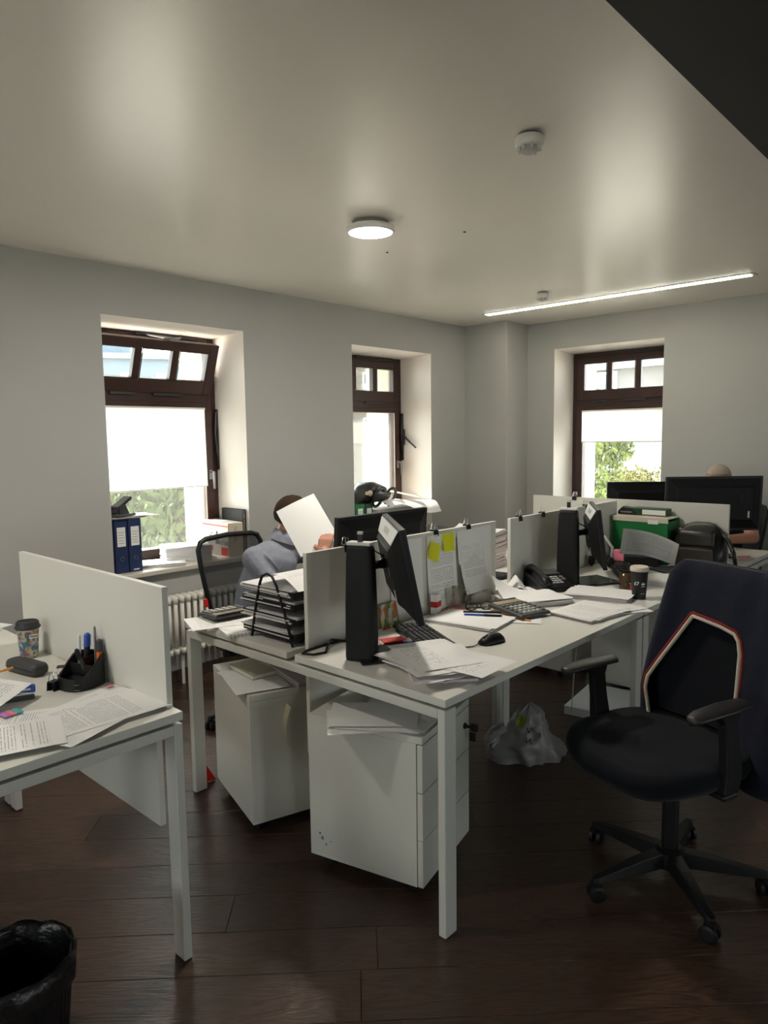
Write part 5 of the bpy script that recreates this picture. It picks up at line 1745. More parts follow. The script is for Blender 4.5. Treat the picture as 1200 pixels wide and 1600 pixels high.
G().loft([[(x, y, z) for y, z in ((-0.016, 0), (0.016, 0), (0.016, 0.008), (-0.016, 0.008))] for x in (-0.06, 0.065)]).build('base', 'dark_grey', t, bevel=0.003)
g = G()
g.loft([[(x, y * s, z + dz) for y, z in ((-0.015, 0.0), (0.015, 0.0), (0.012, 0.022), (-0.012, 0.022))] for x, s, dz in ((-0.06, 0.8, 0.022), (-0.04, 1.0, 0.026), (0.03, 1.0, 0.024), (0.062, 0.9, 0.018), (0.068, 0.6, 0.018))])
g.build('arm', 'blue', t, bevel=0.004)
G().bb(-0.055, 0.06, -0.0125, 0.0125, 0.018, 0.026).build('magazine', 'chrome', t)
G().bb(-0.05, 0.055, -0.0158, 0.0158, 0.030, 0.034).build('stripe', 'white', t)
paper((0.615, 2.215, T + 0.052), 0, 'printed sheet resting on the blue stapler', 'print_1', rot=(R(6), R(-6), R(35)), seed=3.2)
tag(G().tube([(0.66, 2.28, T + 0.060), (0.80, 2.345, T + 0.052)], 0.004, 6).build('pencil', 'pencil_orange'), 'orange pencil on the sheet at the left edge', 'pencil')
t = thing('index_tabs', (0.685, 2.045, T + 0.0165), R(8), 'violet pink and teal index tabs on the left desk papers', 'sticky notes')
for k, m in enumerate(('violet', 'pink', 'teal')):
    G().box((-0.018 + 0.018 * k, 0, 0.001), (0.0165, 0.040, 0.0016)).build('tab', m, t)
pile((0.862, 1.90, T), R(94), 'printed papers fanned at the front corner of the left desk', [(0.02, 0.02, 0.25, 'print_1'), (0.0, -0.01, 0.10, 'print_0'), (-0.035, 0.06, 0.30, 'print_3'), (-0.018, -0.012, -0.10, 'print_2')], (0.205, 0.285, 0.006))
paper((0.72, 1.925, T + 0.010), R(60), 'printed page in the middle of the left desk edge', 'print_2', seed=7.7)
paper((0.60, 1.885, T + 0.0125), R(72), 'printed page nearest the left border of the photo', 'print_0', seed=8.7)
tag(G().box((0.985, 2.075, T + 0.004), (0.02, 0.012, 0.0016), rz=0.4).build('sticky_flag', 'pink'), 'tiny pink flag beside the pen organiser', 'sticky note')
paper((0.93, 3.22, T), R(20), 'blank sheet on the desk behind the tall left divider', seed=5.5)
# ================================================================== window sills
ZSL = 0.7302
def binder(x, y, label, m='navy', h_=0.318, d_=0.285, w_=0.080, rz=0.0, z=ZSL, group='lever arch binders'):
    t = thing('lever_arch_binder', (x, y, z), rz, label, 'binder', group)
    g = G()
    g.bb(-w_ / 2, -w_ / 2 + 0.003, 0, d_, 0, h_).bb(w_ / 2 - 0.003, w_ / 2, 0, d_, 0, h_).bb(-w_ / 2 + 0.003, w_ / 2 - 0.003, 0, 0.003, 0, h_)
    g.build('cover', m, t, bevel=0.001)
    G().bb(-w_ / 2 + 0.008, w_ / 2 - 0.008, 0.03, d_ - 0.03, 0.006, h_ - 0.02).build('pages', 'paper_edge', t)
    lb = G().bb(-0.026, 0.026, -0.0015, 0.0, h_ * 0.50, h_ * 0.86).build('spine_label', 'white', t)
    g = G()
    for k in range(5):
        g.bb(-0.019, 0.019 - 0.006 * (k % 2), -0.0022, -0.0014, h_ * (0.56 + 0.05 * k), h_ * (0.56 + 0.05 * k) + 0.0025)
    g.build('print', 'grey_ink', lb)
    G().tube([(0.011 * math.cos(a), -0.001, 0.085 + 0.011 * math.sin(a)) for a in [2 * PI * i / 20 for i in range(20)]], 0.0022, 6, closed=True).build('finger_ring', 'metal_grey', t)
    return t
binder(1.990, 3.945, 'navy lever arch binder nearer the left jamb on the first sill')
B2 = binder(2.074, 3.940, 'navy lever arch binder nearer the paper stack on the first sill')
G().bb(-0.018, 0.018, -0.001, 0.0, 0.012, 0.018).build('maker_mark', 'white', B2)
pile((2.04, 4.05, ZSL + 0.320), R(82), 'loose sheets lying across the two navy binders', [(0, 0, 0.05, 'paper'), (-0.01, -0.05, 0.22, 'paper'), (0.01, -0.03, -0.12, 'paper', 0.21, 0.297, 0.006)], (0.2, 0.26, 0.006))
t = thing('hole_punch', (2.02, 3.99, ZSL + 0.336), R(20), 'large black hole punch with raised arm on the navy binders', 'hole punch', 'hole punches')
G().bb(-0.07, 0.075, -0.045, 0.045, 0, 0.014).build('base', 'dark_grey', t, bevel=0.005)
G().loft([[(x, y, z + dz) for y, z in ((-0.035, 0), (0.035, 0), (0.03, 0.018), (-0.03, 0.018))] for x, dz in ((-0.06, 0.040), (0.0, 0.066), (0.06, 0.098))]).build('lever', 'black_plastic', t, bevel=0.005)
for s in (-1, 1):
    G().loft([[(x, s * 0.03 - 0.006, z) if k == 0 else (x, s * 0.03 + 0.006, z) for x, z in ((-0.05, 0.012), (0.03, 0.012), (0.0, 0.07), (-0.05, 0.06))] for k in (0, 1)]).build('cheek', 'black_plastic', t)
G().tube([(0.068, -0.03, 0.012), (0.068, -0.03, 0.038)], 0.002, 6).build('guide_pin', 'chrome', t)
pile((2.29, 4.035, ZSL), R(62), 'low bright sheaf of paper on the first sill beside the binders', [(0, 0, 0.0, 'paper'), (0.0, 0.02, 0.16, 'paper')], (0.205, 0.29, 0.016))
pile((2.495, 4.075, ZSL), R(70), 'tall stack of paper on the first sill in front of the lamp carton', [(0, 0, 0.06, 'paper'), (0.01, 0.0, -0.10, 'paper')], (0.21, 0.29, 0.095))
# lamp carton
mat('carton_white', (0.70, 0.66, 0.60), 0.7)
mat('carton_side', (0.60, 0.52, 0.40), 0.7)
t = thing('lamp_carton', (2.795, 4.095, ZSL), R(-3), 'white and red lamp carton with a work lamp drawing on the first sill', 'box')
G().bb(-0.058, 0.058, -0.165, 0.165, 0, 0.225).build('carton', 'carton_white', t, bevel=0.002)
G().bb(-0.0588, -0.0575, -0.160, 0.160, 0.196, 0.208).build('red_stripe', 'bright_red', t)
G().bb(-0.0588, -0.0575, -0.160, -0.075, 0.004, 0.058).bb(-0.0588, -0.0575, 0.03, 0.10, 0.03, 0.06).build('red_patch', 'bright_red', t)
g = G()
g.loft([[(-0.0590, y, z) for y, z in ((-0.048, 0.075), (-0.005, 0.075), (-0.008, 0.105), (-0.018, 0.14), (-0.035, 0.14), (-0.045, 0.105))], [(-0.0584, y, z) for y, z in ((-0.048, 0.075), (-0.005, 0.075), (-0.008, 0.105), (-0.018, 0.14), (-0.035, 0.14), (-0.045, 0.105))]])
g.tube([(-0.0588, -0.02, 0.135), (-0.0588, 0.03, 0.155), (-0.0588, 0.075, 0.115)], 0.003, 6)
g.tube([(-0.0588, -0.026, 0.14), (-0.0588, -0.026, 0.165)], 0.007, 8)
g.build('lamp_drawing', 'grey_ink', t)
text('TERTIAL', 0.040, t, (-0.0592, -0.100, 0.088), (PI / 2, 0, -PI / 2), 'grey_ink')
text('TERTIAL', 0.030, t, (0.0, -0.1656, 0.150), (PI / 2, -PI / 2, 0), 'grey_ink')
G().bb(-0.0575, 0.0575, -0.1655, -0.1645, 0.004, 0.222).build('end_panel', 'carton_side', t)
t = thing('archive_folder', (2.876, 4.03, ZSL), 0, 'grey marbled archive folder wedged between the lamp carton and the jamb', 'folder')
mat('marbled', (0.20, 0.19, 0.18), 0.7, var=0.5, vscale=90)
G().bb(-0.014, -0.010, -0.08, 0.16, 0, 0.305).bb(0.010, 0.014, -0.08, 0.16, 0, 0.305).bb(-0.010, 0.010, 0.156, 0.16, 0, 0.305).build('cover', 'black_matte', t)
G().bb(-0.0098, 0.0098, -0.076, 0.155, 0.004, 0.296).build('pages', 'marbled', t)

# second sill: files, a black bag and big sheets slumping over the edge
t = thing('file_stack', (4.475, 4.055, ZSL), 0, 'stack of flat file folders on the second window sill', 'files')
rnd = random.Random(3)
for k in range(7):
    G().box((rnd.uniform(-0.02, 0.02), rnd.uniform(-0.015, 0.015), 0.014 + k * 0.028), (0.60, 0.27, 0.024), rz=rnd.uniform(-0.04, 0.04)).build('folder', ('paper_edge', 'paper_pinkish', 'light_grey', 'paper_edge')[k % 4], t, bevel=0.002)
binder(3.985, 3.935, 'green lever arch binder at the left of the second sill', 'green_card', h_=0.255, w_=0.10)
binder(4.09, 3.94, 'dark green lever arch binder under the black shoulder bag', 'dark_green', h_=0.25, w_=0.085)
t = thing('shoulder_bag', (4.22, 4.03, ZSL + 0.245), R(10), 'black shoulder bag with looped straps on the second sill', 'bag')
g = G()
rings = []
for x, a, b in ((-0.20, 0.03, 0.03), (-0.18, 0.09, 0.07), (-0.10, 0.12, 0.09), (0.0, 0.125, 0.085), (0.10, 0.115, 0.07), (0.17, 0.09, 0.05), (0.19, 0.03, 0.02)):
    rings.append([(x, a * math.cos(q) * 0.9 + 0.01 * math.sin(3 * q + x * 20), b + b * math.sin(q) + 0.006 * math.sin(5 * q + x * 30)) for q in [2 * PI * i / 24 for i in range(24)]])
g.loft(rings)
g.build('body', 'bag_leather', t, smooth=True)
for (x, ph_, r_) in ((0.13, 0.3, 0.085), (-0.04, -0.2, 0.10)):
    G().tube([(x + r_ * math.cos(a) * 0.8, -0.09 - 0.03 * math.sin(a + ph_), 0.05 + r_ * 0.75 * math.sin(a)) for a in [2 * PI * i / 20 for i in range(20)]], 0.013, 8, closed=True).build('strap', 'bag_leather', t, smooth=True)
G().bb(0.05, 0.09, -0.125, -0.115, -0.02, 0.045, Matrix.Rotation(0.2, 4, 'Y')).build('white_tag', 'white', t)
G().sphere((-0.15, -0.07, 0.09), (0.04, 0.03, 0.03)).build('pale_lining', 'pale_strip', t, smooth=True)
g = G()
def slump(u, v):
    x = -0.30 + 0.62 * u
    y = 0.17 - 0.34 * v
    z = 0.02 * math.sin(3 * u + 1) - 0.9 * max(0, v - 0.72) ** 2 * (0.4 + u) + 0.02 * math.sin(7 * u) * v
    return (x, y, z)
g.grid(slump, 20, 14)
o = g.build('large_drawing', 'paper', None, (4.535, 3.985, ZSL + 0.235), (0, 0, R(-4)), smooth=True)
tag(o, 'large white drawing sheet slumping over the second sill', 'paper')
g = G()
g.grid(lambda u, v: (-0.16 + 0.3 * u, 0.15 - 0.30 * v, 0.07 * (1 - u) + 0.01 * math.sin(4 * v)), 8, 8)
tag(g.build('card_folder', 'pale_strip', None, (4.62, 4.07, ZSL + 0.262), (0, 0, R(-25)), smooth=True), 'buff card folder lying open beside the black shoulder bag', 'folder')
# black printer on the far worktop
t = thing('printer', (2.88, 2.40, T), R(0), 'dark grey laser printer behind the first divider', 'printer')
G().bb(-0.17, 0.17, -0.16, 0.16, 0.0, 0.24).build('body', 'dark_grey', t, bevel=0.015, seg=3)
G().loft([[(x, y, z) for x, y in ((-0.16, -0.15), (0.16, -0.15), (0.16, 0.10), (-0.16, 0.10))] for z in (0.24, 0.275)]).build('scanner_lid', 'black_plastic', t, bevel=0.008)
G().bb(-0.10, 0.06, -0.172, -0.158, 0.14, 0.20).build('control_panel', 'black_gloss', t)
G().bb(-0.07, -0.01, -0.174, -0.171, 0.155, 0.185).build('screen', 'mid_grey', t)
G().bb(0.171, 0.185, -0.12, 0.10, 0.06, 0.27).build('side_tray', 'pale_grey', t, bevel=0.003)

# ================================================================== under and around the desks
pt = Matrix.Translation((1.799, 1.644, 0)) @ Matrix.Rotation(R(13.6), 4, 'Z')
pile((1.70, 1.585, 0.5602), R(28), 'sheaf of blank paper fanned on top of the pedestal with keys', [(-0.045, 0.03, 0.35, 'paper', 0.21, 0.297, 0.001), (-0.03, -0.01, 0.10, 'paper', 0.21, 0.297, 0.004), (0.03, -0.05, -0.25, 'paper', 0.21, 0.297, 0.007), (-0.015, 0.03, 0.22, 'paper', 0.21, 0.297, 0.010)], (0.2, 0.28, 0.008))
pile((1.68, 2.27, 0.5552), R(-15), 'crumpled sheets under the cream notebook on the rear pedestal', [(0.0, 0.0, 0.06, 'paper', 0.21, 0.297, 0.002, 0.02), (-0.02, -0.03, -0.12, 'paper', 0.21, 0.297, 0.005)], None)
mat('notebook_cream', (0.42, 0.41, 0.27), 0.6)
t = thing('notebook', (1.705, 2.320, 0.5622), R(-8), 'cream notebook lying on the rear pedestal', 'notebook')
G().bb(-0.055, 0.055, -0.10, 0.10, 0.0, 0.003).bb(-0.055, 0.055, -0.10, 0.10, 0.016, 0.019).bb(0.052, 0.055, -0.10, 0.10, 0.003, 0.016).build('cover', 'notebook_cream', t, bevel=0.001)
G().bb(-0.052, 0.052, -0.097, 0.097, 0.003, 0.016).build('pages', 'paper_edge', t)
t = thing('document_wallet', (1.815, 2.115, 0.5622), R(-12), 'flat cardboard wallet with pinkish edge on the rear pedestal', 'folder')
G().bb(-0.09, 0.09, -0.10, 0.15, 0.0, 0.012, Matrix.Rotation(R(3), 4, 'X')).build('cover', 'light_grey', t, bevel=0.002)
G().bb(-0.088, 0.088, -0.098, 0.148, 0.0125, 0.018, Matrix.Rotation(R(3), 4, 'X')).build('papers', 'paper_pinkish', t)
g = G()
g.grid(lambda u, v: (0.012 * math.sin(PI * v) * -1.6, (u - 0.5) * 0.05, -0.17 * v), 3, 12)
o = g.build('paper_strap', 'notebook_cream', None, (1.668, 2.050, 0.50), (R(6), 0, R(-18)), smooth=True)
tag(o, 'cream paper strap hanging on the side of the rear pedestal', 'strap')
g = G()
g.loft([[(0, 0, 0.002), (0.05, 0.01, 0.002), (0.03, 0.006, 0.02)], [(0.002, 0.006, 0.075), (0.012, 0.01, 0.072), (0.006, 0.008, 0.078)]])
tag(g.build('red_scrap', 'bright_red', None, (1.655, 2.625, 0), (0, 0, R(-20))), 'small red paper scrap on the floor beside the rear pedestal', 'scrap')
t = thing('paper_ream', (3.62, 1.70, 0.0), R(8), 'white paper ream lying on the floor under the second bench', 'papers')
G().bb(-0.21, 0.21, -0.15, 0.15, 0.0, 0.045).build('ream', 'paper_edge', t, bevel=0.003)
G().grid(sheet_fn(0.42, 0.30, 3.0), 8, 8).build('top_sheet', 'paper', t, (0, 0, 0.046))
tag(G().tube([(3.33, 1.78, 0.70), (3.34, 1.77, 0.58), (3.38, 1.74, 0.46), (3.37, 1.75, 0.30), (3.40, 1.78, 0.004)], 0.003, 6).build('hanging_cable', 'light_grey'), 'thin pale cable hanging under the second bench', 'cable')

# crumpled shopping bag on the floor
thin_cloth('bag_film', (0.42, 0.41, 0.41), (0.46, 0.45, 0.45), 0.35, rough=0.28, see=0.12)
t = thing('shopping_bag', (2.80, 1.70, 0.0), R(-47), 'crumpled white plastic shopping bag with a green spot on the floor', 'bag')
g = G()
nu, nv = 72, 40
def bagp(u, v):
    a = 2 * PI * u
    prof = [(0.0, 1.0), (0.12, 1.08), (0.3, 0.98), (0.5, 0.72), (0.7, 0.55), (0.88, 0.42), (1.0, 0.05)]
    for (v0, r0), (v1, r1) in zip(prof, prof[1:]):
        if v0 <= v <= v1:
            r_ = r0 + (r1 - r0) * (v - v0) / (v1 - v0)
            break
    p = Vector((math.cos(a) * 2.0, math.sin(a) * 2.0, v * 3.4))
    cr_ = noise.ridged_multi_fractal(p * 0.9, 0.9, 2.1, 4, 0.9, 2.0) - 1.2
    r_ *= 1 + 0.17 * cr_ + 0.05 * math.sin(7 * a + 5 * v)
    x = math.cos(a) * 0.150 * r_ + 0.02 * v
    if math.cos(a) > 0 and v < 0.35:
        x += 0.05 * math.cos(a) ** 3 * (1 - v / 0.35)
    if math.cos(a) < 0 and v < 0.5:
        x += 0.035 * math.cos(a) ** 3 * (1 - v / 0.5)
    y = math.sin(a) * 0.105 * r_
    return (x, y, 0.002 + 0.265 * v + 0.014 * cr_ * v)
g.grid(bagp, nu, nv, uv=False)
bm_ = g.build('film', 'bag_film', t, smooth=True)
g = G()
for s in (-1, 1):
    pts = [(-0.10, s * 0.02, 0.15), (-0.150, s * 0.035, 0.125), (-0.185, s * 0.03, 0.08), (-0.175, s * 0.02, 0.045), (-0.14, s * 0.02, 0.05)]
    g.tube(pts, [0.014, 0.012, 0.010, 0.012, 0.016], 8)
g.build('handle', 'bag_film', t, smooth=True)
def bag_patch(u0, u1, v0, v1, m, name):
    q = G()
    def f(u, v):
        p = Vector(bagp(u0 + (u1 - u0) * u, v0 + (v1 - v0) * v))
        c = Vector((0.02 * v0, 0, p.z))
        return tuple(p + (p - c).normalized() * 0.0025)
    q.grid(f, 8, 8, uv=False)
    q.build(name, m, t, smooth=True)
bag_patch(0.60, 0.70, 0.66, 0.84, 'lime', 'green_spot')
for i, (u_, v_, ch_, sz) in enumerate(((0.735, 0.58, 'V', 0.040), (0.775, 0.60, 'K', 0.034), (0.800, 0.50, 'U', 0.034), (0.735, 0.42, 'И', 0.040))):
    p = Vector(bagp(u_, v_))
    n_ = Vector((p.x - 0.02, p.y, 0.02)).normalized()
    text(ch_, sz, t, p + n_ * 0.006, n_.to_track_quat('Z', 'Y').to_euler(), 'ink', ext=0.0005)

# ================================================================== people
mat('skin', (0.42, 0.20, 0.135), 0.5, spec=0.4, var=0.08, vscale=20)
mat('hair_brown', (0.040, 0.025, 0.016), 0.85, spec=0.08, bump=0.5, bscale=120, stretch=(1, 1, 0.25))
mat('hair_grey', (0.36, 0.31, 0.25), 0.75, spec=0.15, bump=0.5, bscale=120, stretch=(1, 1, 0.3))
mat('shirt_grey_blue', (0.23, 0.245, 0.30), 0.9, spec=0.15, var=0.10, vscale=30, bump=0.45, bscale=22, sheen=0.1)
mat('shirt_black', (0.012, 0.012, 0.014), 0.9, spec=0.15)
mat('trousers', (0.02, 0.022, 0.03), 0.9, spec=0.15)
mat('shoe', (0.015, 0.012, 0.010), 0.4)
mat('eye_dark', (0.01, 0.008, 0.007), 0.2)
mat('lip', (0.30, 0.10, 0.085), 0.5)

def cap(g, p0, r0, p1, r1):
    a, b = Vector(p0), Vector(p1)
    d = (b - a)
    if d.length < 1e-6:
        d = Vector((0, 0, 1e-4))
    u = d.normalized()
    path, rr = [], []
    for k in (0.98, 0.8, 0.5):
        path.append(a - u * r0 * k); rr.append(r0 * math.sqrt(max(0.01, 1 - k * k)))
    path += [a, b]; rr += [r0, r1]
    for k in (0.5, 0.8, 0.98):
        path.append(b + u * r1 * k); rr.append(r1 * math.sqrt(max(0.01, 1 - k * k)))
    g.tube(path, rr, 14)

def fuse(g, name, m, parent, voxel=0.007, smooth_it=6):
    me = g.mesh(name + '_src', m)
    o = bpy.data.objects.new(name, me)
    C.objects.link(o)
    md = o.modifiers.new('r', 'REMESH')
    md.mode = 'VOXEL'
    md.voxel_size = voxel
    sm = o.modifiers.new('s', 'SMOOTH')
    sm.factor = 0.5
    sm.iterations = smooth_it
    dg = bpy.context.evaluated_depsgraph_get()
    new = bpy.data.meshes.new_from_object(o.evaluated_get(dg))
    o.modifiers.clear()
    o.data = new
    new.name = name
    for p in new.polygons:
        p.use_smooth = True
    o.parent = parent
    return o

def head_parts(g, Mh, ear=True):
    """Mh: head frame, x right, y forward, z up, origin at the head's centre (between the ears)"""
    g.sphere((0, -0.012, 0.022), (0.074, 0.092, 0.090), 24, 16, Mh)        # cranium
    g.sphere((0, 0.018, -0.035), (0.060, 0.070, 0.078), 24, 16, Mh)        # face
    g.sphere((0, 0.055, -0.088), (0.030, 0.026, 0.022), 14, 10, Mh)        # chin
    cap(g, Mh @ Vector((0, 0.086, -0.005)), 0.010, Mh @ Vector((0, 0.100, -0.042)), 0.015)   # nose
    cap(g, Mh @ Vector((-0.04, 0.074, 0.018)), 0.011, Mh @ Vector((0.04, 0.074, 0.018)), 0.011)   # brow
    for s in (-1, 1):
        g.sphere((s * 0.076, -0.012, -0.018), (0.008, 0.018, 0.031), 12, 10, Mh)
        g.sphere((s * 0.036, 0.060, -0.030), (0.024, 0.020, 0.024), 12, 10, Mh)

def hand(g, P, fdir, pdir, curl=0.6, spread=1.0, size=1.0, thumb=1):
    """palm at P, fingers along fdir, palm facing pdir"""
    f = Vector(fdir).normalized()
    p = Vector(pdir)
    p = (p - f * p.dot(f)).normalized()
    s = f.cross(p)
    P = Vector(P)
    for k in range(4):
        o = (k - 1.5) * 0.019 * size
        base = P + f * 0.030 * size + s * o
        root = P - f * 0.035 * size + s * o * 0.7
        cap(g, root, 0.0125 * size, base, 0.0115 * size)
        L = (0.040, 0.045, 0.042, 0.033)[k] * size
        d = f
        q = base
        r_ = 0.0092 * size
        for j in range(3):
            ang = curl * (0.5 + 0.45 * j)
            d2 = (f * math.cos(ang) + p * math.sin(ang)).normalized()
            q2 = q + d2 * L * (1.0, 0.62, 0.5)[j]
            cap(g, q, r_, q2, r_ * 0.92)
            q, r_ = q2, r_ * 0.92
    b = P - f * 0.02 * size + s * thumb * 0.03 * size
    m1 = b + (s * thumb * 0.8 + f * 0.6 + p * 0.5).normalized() * 0.035 * size
    m2 = m1 + (s * thumb * 0.1 + f * 0.8 + p * 0.6).normalized() * 0.032 * size
    cap(g, P - f * 0.03 * size + s * thumb * 0.015 * size, 0.015 * size, b, 0.014 * size)
    cap(g, b, 0.013 * size, m1, 0.011 * size)
    cap(g, m1, 0.0105 * size, m2, 0.009 * size)

def person(name, J, label, shirt, hairm, sleeve, Mh, hands, hair_scale=1.0):
    """J: joints in world metres"""
    root = thing('person', (J['pelvis'][0], J['pelvis'][1], 0), 0, label, 'person', 'people at their desks')
    O = Vector((J['pelvis'][0], J['pelvis'][1], 0))
    L = {k: Vector(v) - O for k, v in J.items()}
    Ml = Matrix.Translation(-O) @ Mh
    g = G()
    cap(g, L['pelvis'], 0.125, L['waist'], 0.115)
    cap(g, L['waist'], 0.115, L['chest'], 0.120)
    cap(g, L['sr'], 0.062, L['sl'], 0.062)
    cap(g, L['chest'], 0.11, L['neck'], 0.055)
    hc = Ml @ Vector((0, -0.01, -0.055))
    cap(g, L['neck'], 0.052, hc, 0.050)
    head_parts(g, Ml)
    for s in 'rl':
        cap(g, L['s' + s], 0.056, L['e' + s], 0.040)
        cap(g, L['e' + s], 0.039, L['w' + s], 0.026)
        cap(g, L['h' + s], 0.088, L['k' + s], 0.058)
        cap(g, L['k' + s], 0.056, L['a' + s], 0.036)
        cap(g, L['a' + s] + Vector((0, 0, -0.02)), 0.034, L['t' + s], 0.028)
        P_, fd, pd, cu, th, sz = hands[s]
        P2 = Vector(P_) - O
        cap(g, L['w' + s], 0.025, P2 - Vector(fd).normalized() * 0.03, 0.024)
        hand(g, P2, fd, pd, cu, size=sz, thumb=th)
    body = fuse(g, 'body', 'skin', root, 0.0055, 5)
    # face details
    for s in (-1, 1):
        G().sphere((s * 0.030, 0.083, -0.003), (0.011, 0.006, 0.006), 12, 8, Ml).build('eye', 'eye_dark', root, smooth=True)
    cap_g = G()
    cap(cap_g, Ml @ Vector((-0.020, 0.084, -0.062)), 0.0055, Ml @ Vector((0.020, 0.084, -0.062)), 0.0055)
    cap_g.build('mouth', 'lip', root, smooth=True)
    # hair: shell over cranium, open at the face
    g = G()
    nu, nv = 32, 22
    def hf(u, v):
        a = 2 * PI * u
        th = PI * 0.74 * v
        d = Vector((math.sin(th) * math.sin(a), math.sin(th) * math.cos(a), math.cos(th)))
        fw_ = max(0.0, d.y)
        lim = 1.0
        if d.y > 0.15:
            th2 = min(th, PI * (0.40 - 0.06 * d.y))
            d = Vector((math.sin(th2) * math.sin(a), math.sin(th2) * math.cos(a), math.cos(th2)))
        n_ = 1 + 0.025 * noise.noise(d * 6 + Vector((3, 1, 2)))
        k = 1.0 if v < 0.96 else 0.94
        return tuple(Ml @ Vector((d.x * 0.0815 * n_ * k * hair_scale, -0.013 + d.y * 0.100 * n_ * k, 0.022 + d.z * 0.099 * n_ * k)))
    g.grid(hf, nu, nv, uv=False)
    g.build('hair', hairm, root, smooth=True)
    # clothing
    g = G()
    cap(g, L['pelvis'], 0.140, L['waist'], 0.132)
    cap(g, L['waist'], 0.134, L['chest'], 0.136)
    cap(g, L['sr'], 0.066, L['sl'], 0.066)
    cap(g, L['chest'], 0.126, L['neck'] - Vector((0, 0, 0.035)), 0.066)
    for s in 'rl':
        cap(g, L['neck'] - Vector((0, 0, 0.045)), 0.066, L['s' + s] - Vector((0, 0, 0.004)), 0.066)
        e = L['s' + s].lerp(L['e' + s], sleeve)
        cap(g, L['s' + s], 0.064, e, 0.055)
        cap(g, e, 0.055, e + (L['e' + s] - L['s' + s]).normalized() * 0.004, 0.056)
    fuse(g, 'shirt', shirt, root, 0.008, 4)
    g = G()
    nd = (hc - L['neck']).normalized()
    ux = nd.orthogonal().normalized()
    uy = nd.cross(ux)
    c0 = L['neck'] + nd * 0.020
    rings = []
    for dz, r_ in ((-0.03, 0.070), (0.0, 0.066), (0.026, 0.060), (0.028, 0.066), (0.0, 0.074), (-0.028, 0.080)):
        rings.append([c0 + nd * dz + (ux * math.cos(q) + uy * math.sin(q)) * r_ for q in [2 * PI * i / 24 for i in range(24)]])
    g.loft(rings, cap=False)
    g.build('collar', shirt, root, smooth=True)
    g = G()
    cap(g, L['pelvis'] - Vector((0, 0, 0.02)), 0.138, L['pelvis'] + Vector((0, 0, 0.03)), 0.136)
    for s in 'rl':
        cap(g, L['h' + s], 0.098, L['k' + s], 0.068)
        cap(g, L['k' + s], 0.066, L['a' + s] + Vector((0, 0, 0.02)), 0.050)
    fuse(g, 'trousers', 'trousers', root, 0.009, 4)
    for s in 'rl':
        g = G()
        cap(g, L['a' + s] + Vector((0, 0, -0.03)), 0.044, L['t' + s], 0.036)
        fuse(g, 'shoe', 'shoe', root, 0.008, 3)
    return root

# man behind the first bench, hiding his face with a sheet of paper
J1 = dict(pelvis=(2.265, 3.00, 0.615), waist=(2.265, 2.985, 0.70), chest=(2.31, 2.945, 0.845), neck=(2.375, 2.92, 0.975),
          sr=(2.190, 2.930, 0.900), sl=(2.505, 2.905, 0.905), er=(2.185, 2.705, 0.752), el=(2.555, 2.665, 0.805),
          wr=(2.285, 2.535, 0.925), wl=(2.46, 2.50, 0.800), hr=(2.20, 2.97, 0.570), hl=(2.39, 2.97, 0.570),
          kr=(2.16, 2.56, 0.545), kl=(2.44, 2.56, 0.545), ar=(2.17, 2.60, 0.10), al=(2.43, 2.60, 0.10), tr=(2.17, 2.46, 0.045), tl=(2.43, 2.46, 0.045))
def head_frame(c, facing, pitch, roll=0.0):
    f = Vector((math.cos(facing) * math.cos(pitch), math.sin(facing) * math.cos(pitch), math.sin(pitch)))
    r_ = f.cross(Vector((0, 0, 1))).normalized()
    u = r_.cross(f)
    M = Matrix(((r_.x, f.x, u.x, c[0]), (r_.y, f.y, u.y, c[1]), (r_.z, f.z, u.z, c[2]), (0, 0, 0, 1)))
    return M @ Matrix.Rotation(roll, 4, 'Y')
Mh1 = head_frame((2.415, 2.885, 1.090), R(-52), R(-22))
p1, p2, p3 = Vector((2.228, 2.792, 1.147)), Vector((2.363, 2.660, 1.235)), Vector((2.343, 2.457, 1.029))
p4 = p1 + p3 - p2
grip = p4.lerp(p3, 0.62)
inw = ((p1 - p4).normalized())
nrm = (p2 - p1).cross(p3 - p2).normalized()
if nrm.dot(Vector((-0.7, -0.7, 0))) < 0:
    nrm = -nrm
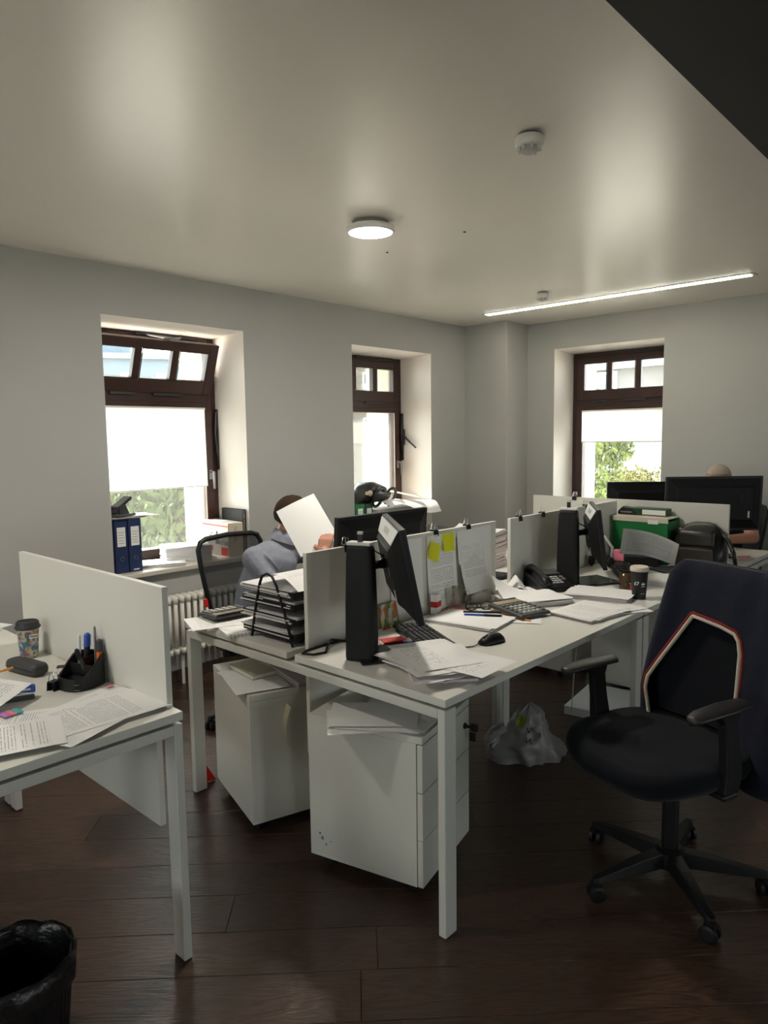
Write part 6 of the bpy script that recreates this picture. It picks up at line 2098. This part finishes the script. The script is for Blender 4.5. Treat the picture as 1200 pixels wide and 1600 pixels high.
hands1 = {'r': (tuple(grip - inw * 0.012 + nrm * 0.022), tuple(inw * 0.75 + (p3 - p4).normalized() * 0.5), tuple(-nrm), 1.05, 1, 0.95),
          'l': ((2.40, 2.455, 0.785), (-0.75, -0.5, -0.05), (0, 0, -1), 0.35, 1, 0.95)}
J1['wr'] = tuple(Vector(hands1['r'][0]) - Vector(hands1['r'][1]).normalized() * 0.085 + Vector((-0.005, 0.01, -0.015)))
person('man', J1, 'man in a grey-blue shirt hiding behind a raised sheet of paper', 'shirt_grey_blue', 'hair_brown', 0.86, Mh1, hands1)
g = G()
g.grid(lambda u, v: tuple(p4 + (p3 - p4) * u + (p1 - p4) * v + nrm * (0.006 * math.sin(PI * u))), 8, 8)
tag(g.build('paper_sheet', 'paper', smooth=True), 'blank white sheet held up in front of the man in grey-blue', 'paper')

# grey-haired man behind the large monitor
J2 = dict(pelvis=(5.36, 1.64, 0.615), waist=(5.35, 1.64, 0.72), chest=(5.31, 1.64, 0.90), neck=(5.28, 1.64, 1.045),
          sr=(5.29, 1.81, 0.965), sl=(5.29, 1.47, 0.965), er=(5.10, 1.87, 0.80), el=(5.06, 1.36, 0.815),
          wr=(4.87, 1.80, 0.795), wl=(4.87, 1.50, 0.815), hr=(5.31, 1.74, 0.57), hl=(5.31, 1.54, 0.57),
          kr=(4.93, 1.80, 0.56), kl=(4.93, 1.46, 0.56), ar=(5.02, 1.80, 0.10), al=(5.02, 1.46, 0.10), tr=(4.88, 1.80, 0.045), tl=(4.88, 1.46, 0.045))
Mh2 = head_frame((5.235, 1.645, 1.170), R(180), R(-10))
hands2 = {'r': ((4.79, 1.79, 0.785), (-1, 0.0, -0.05), (0, 0, -1), 0.35, -1, 1.0), 'l': ((4.79, 1.545, 0.795), (-1, 0.25, -0.1), (0, 0, -1), 0.35, 1, 1.0)}
person('man', J2, 'grey-haired man in black mostly hidden behind the large monitor', 'shirt_black', 'hair_grey', 0.5, Mh2, hands2)
c3 = dup(c1, (5.34, 1.64, 0), (0, 0, R(178)))
c3['label'] = 'black mesh-back swivel chair under the grey-haired man'
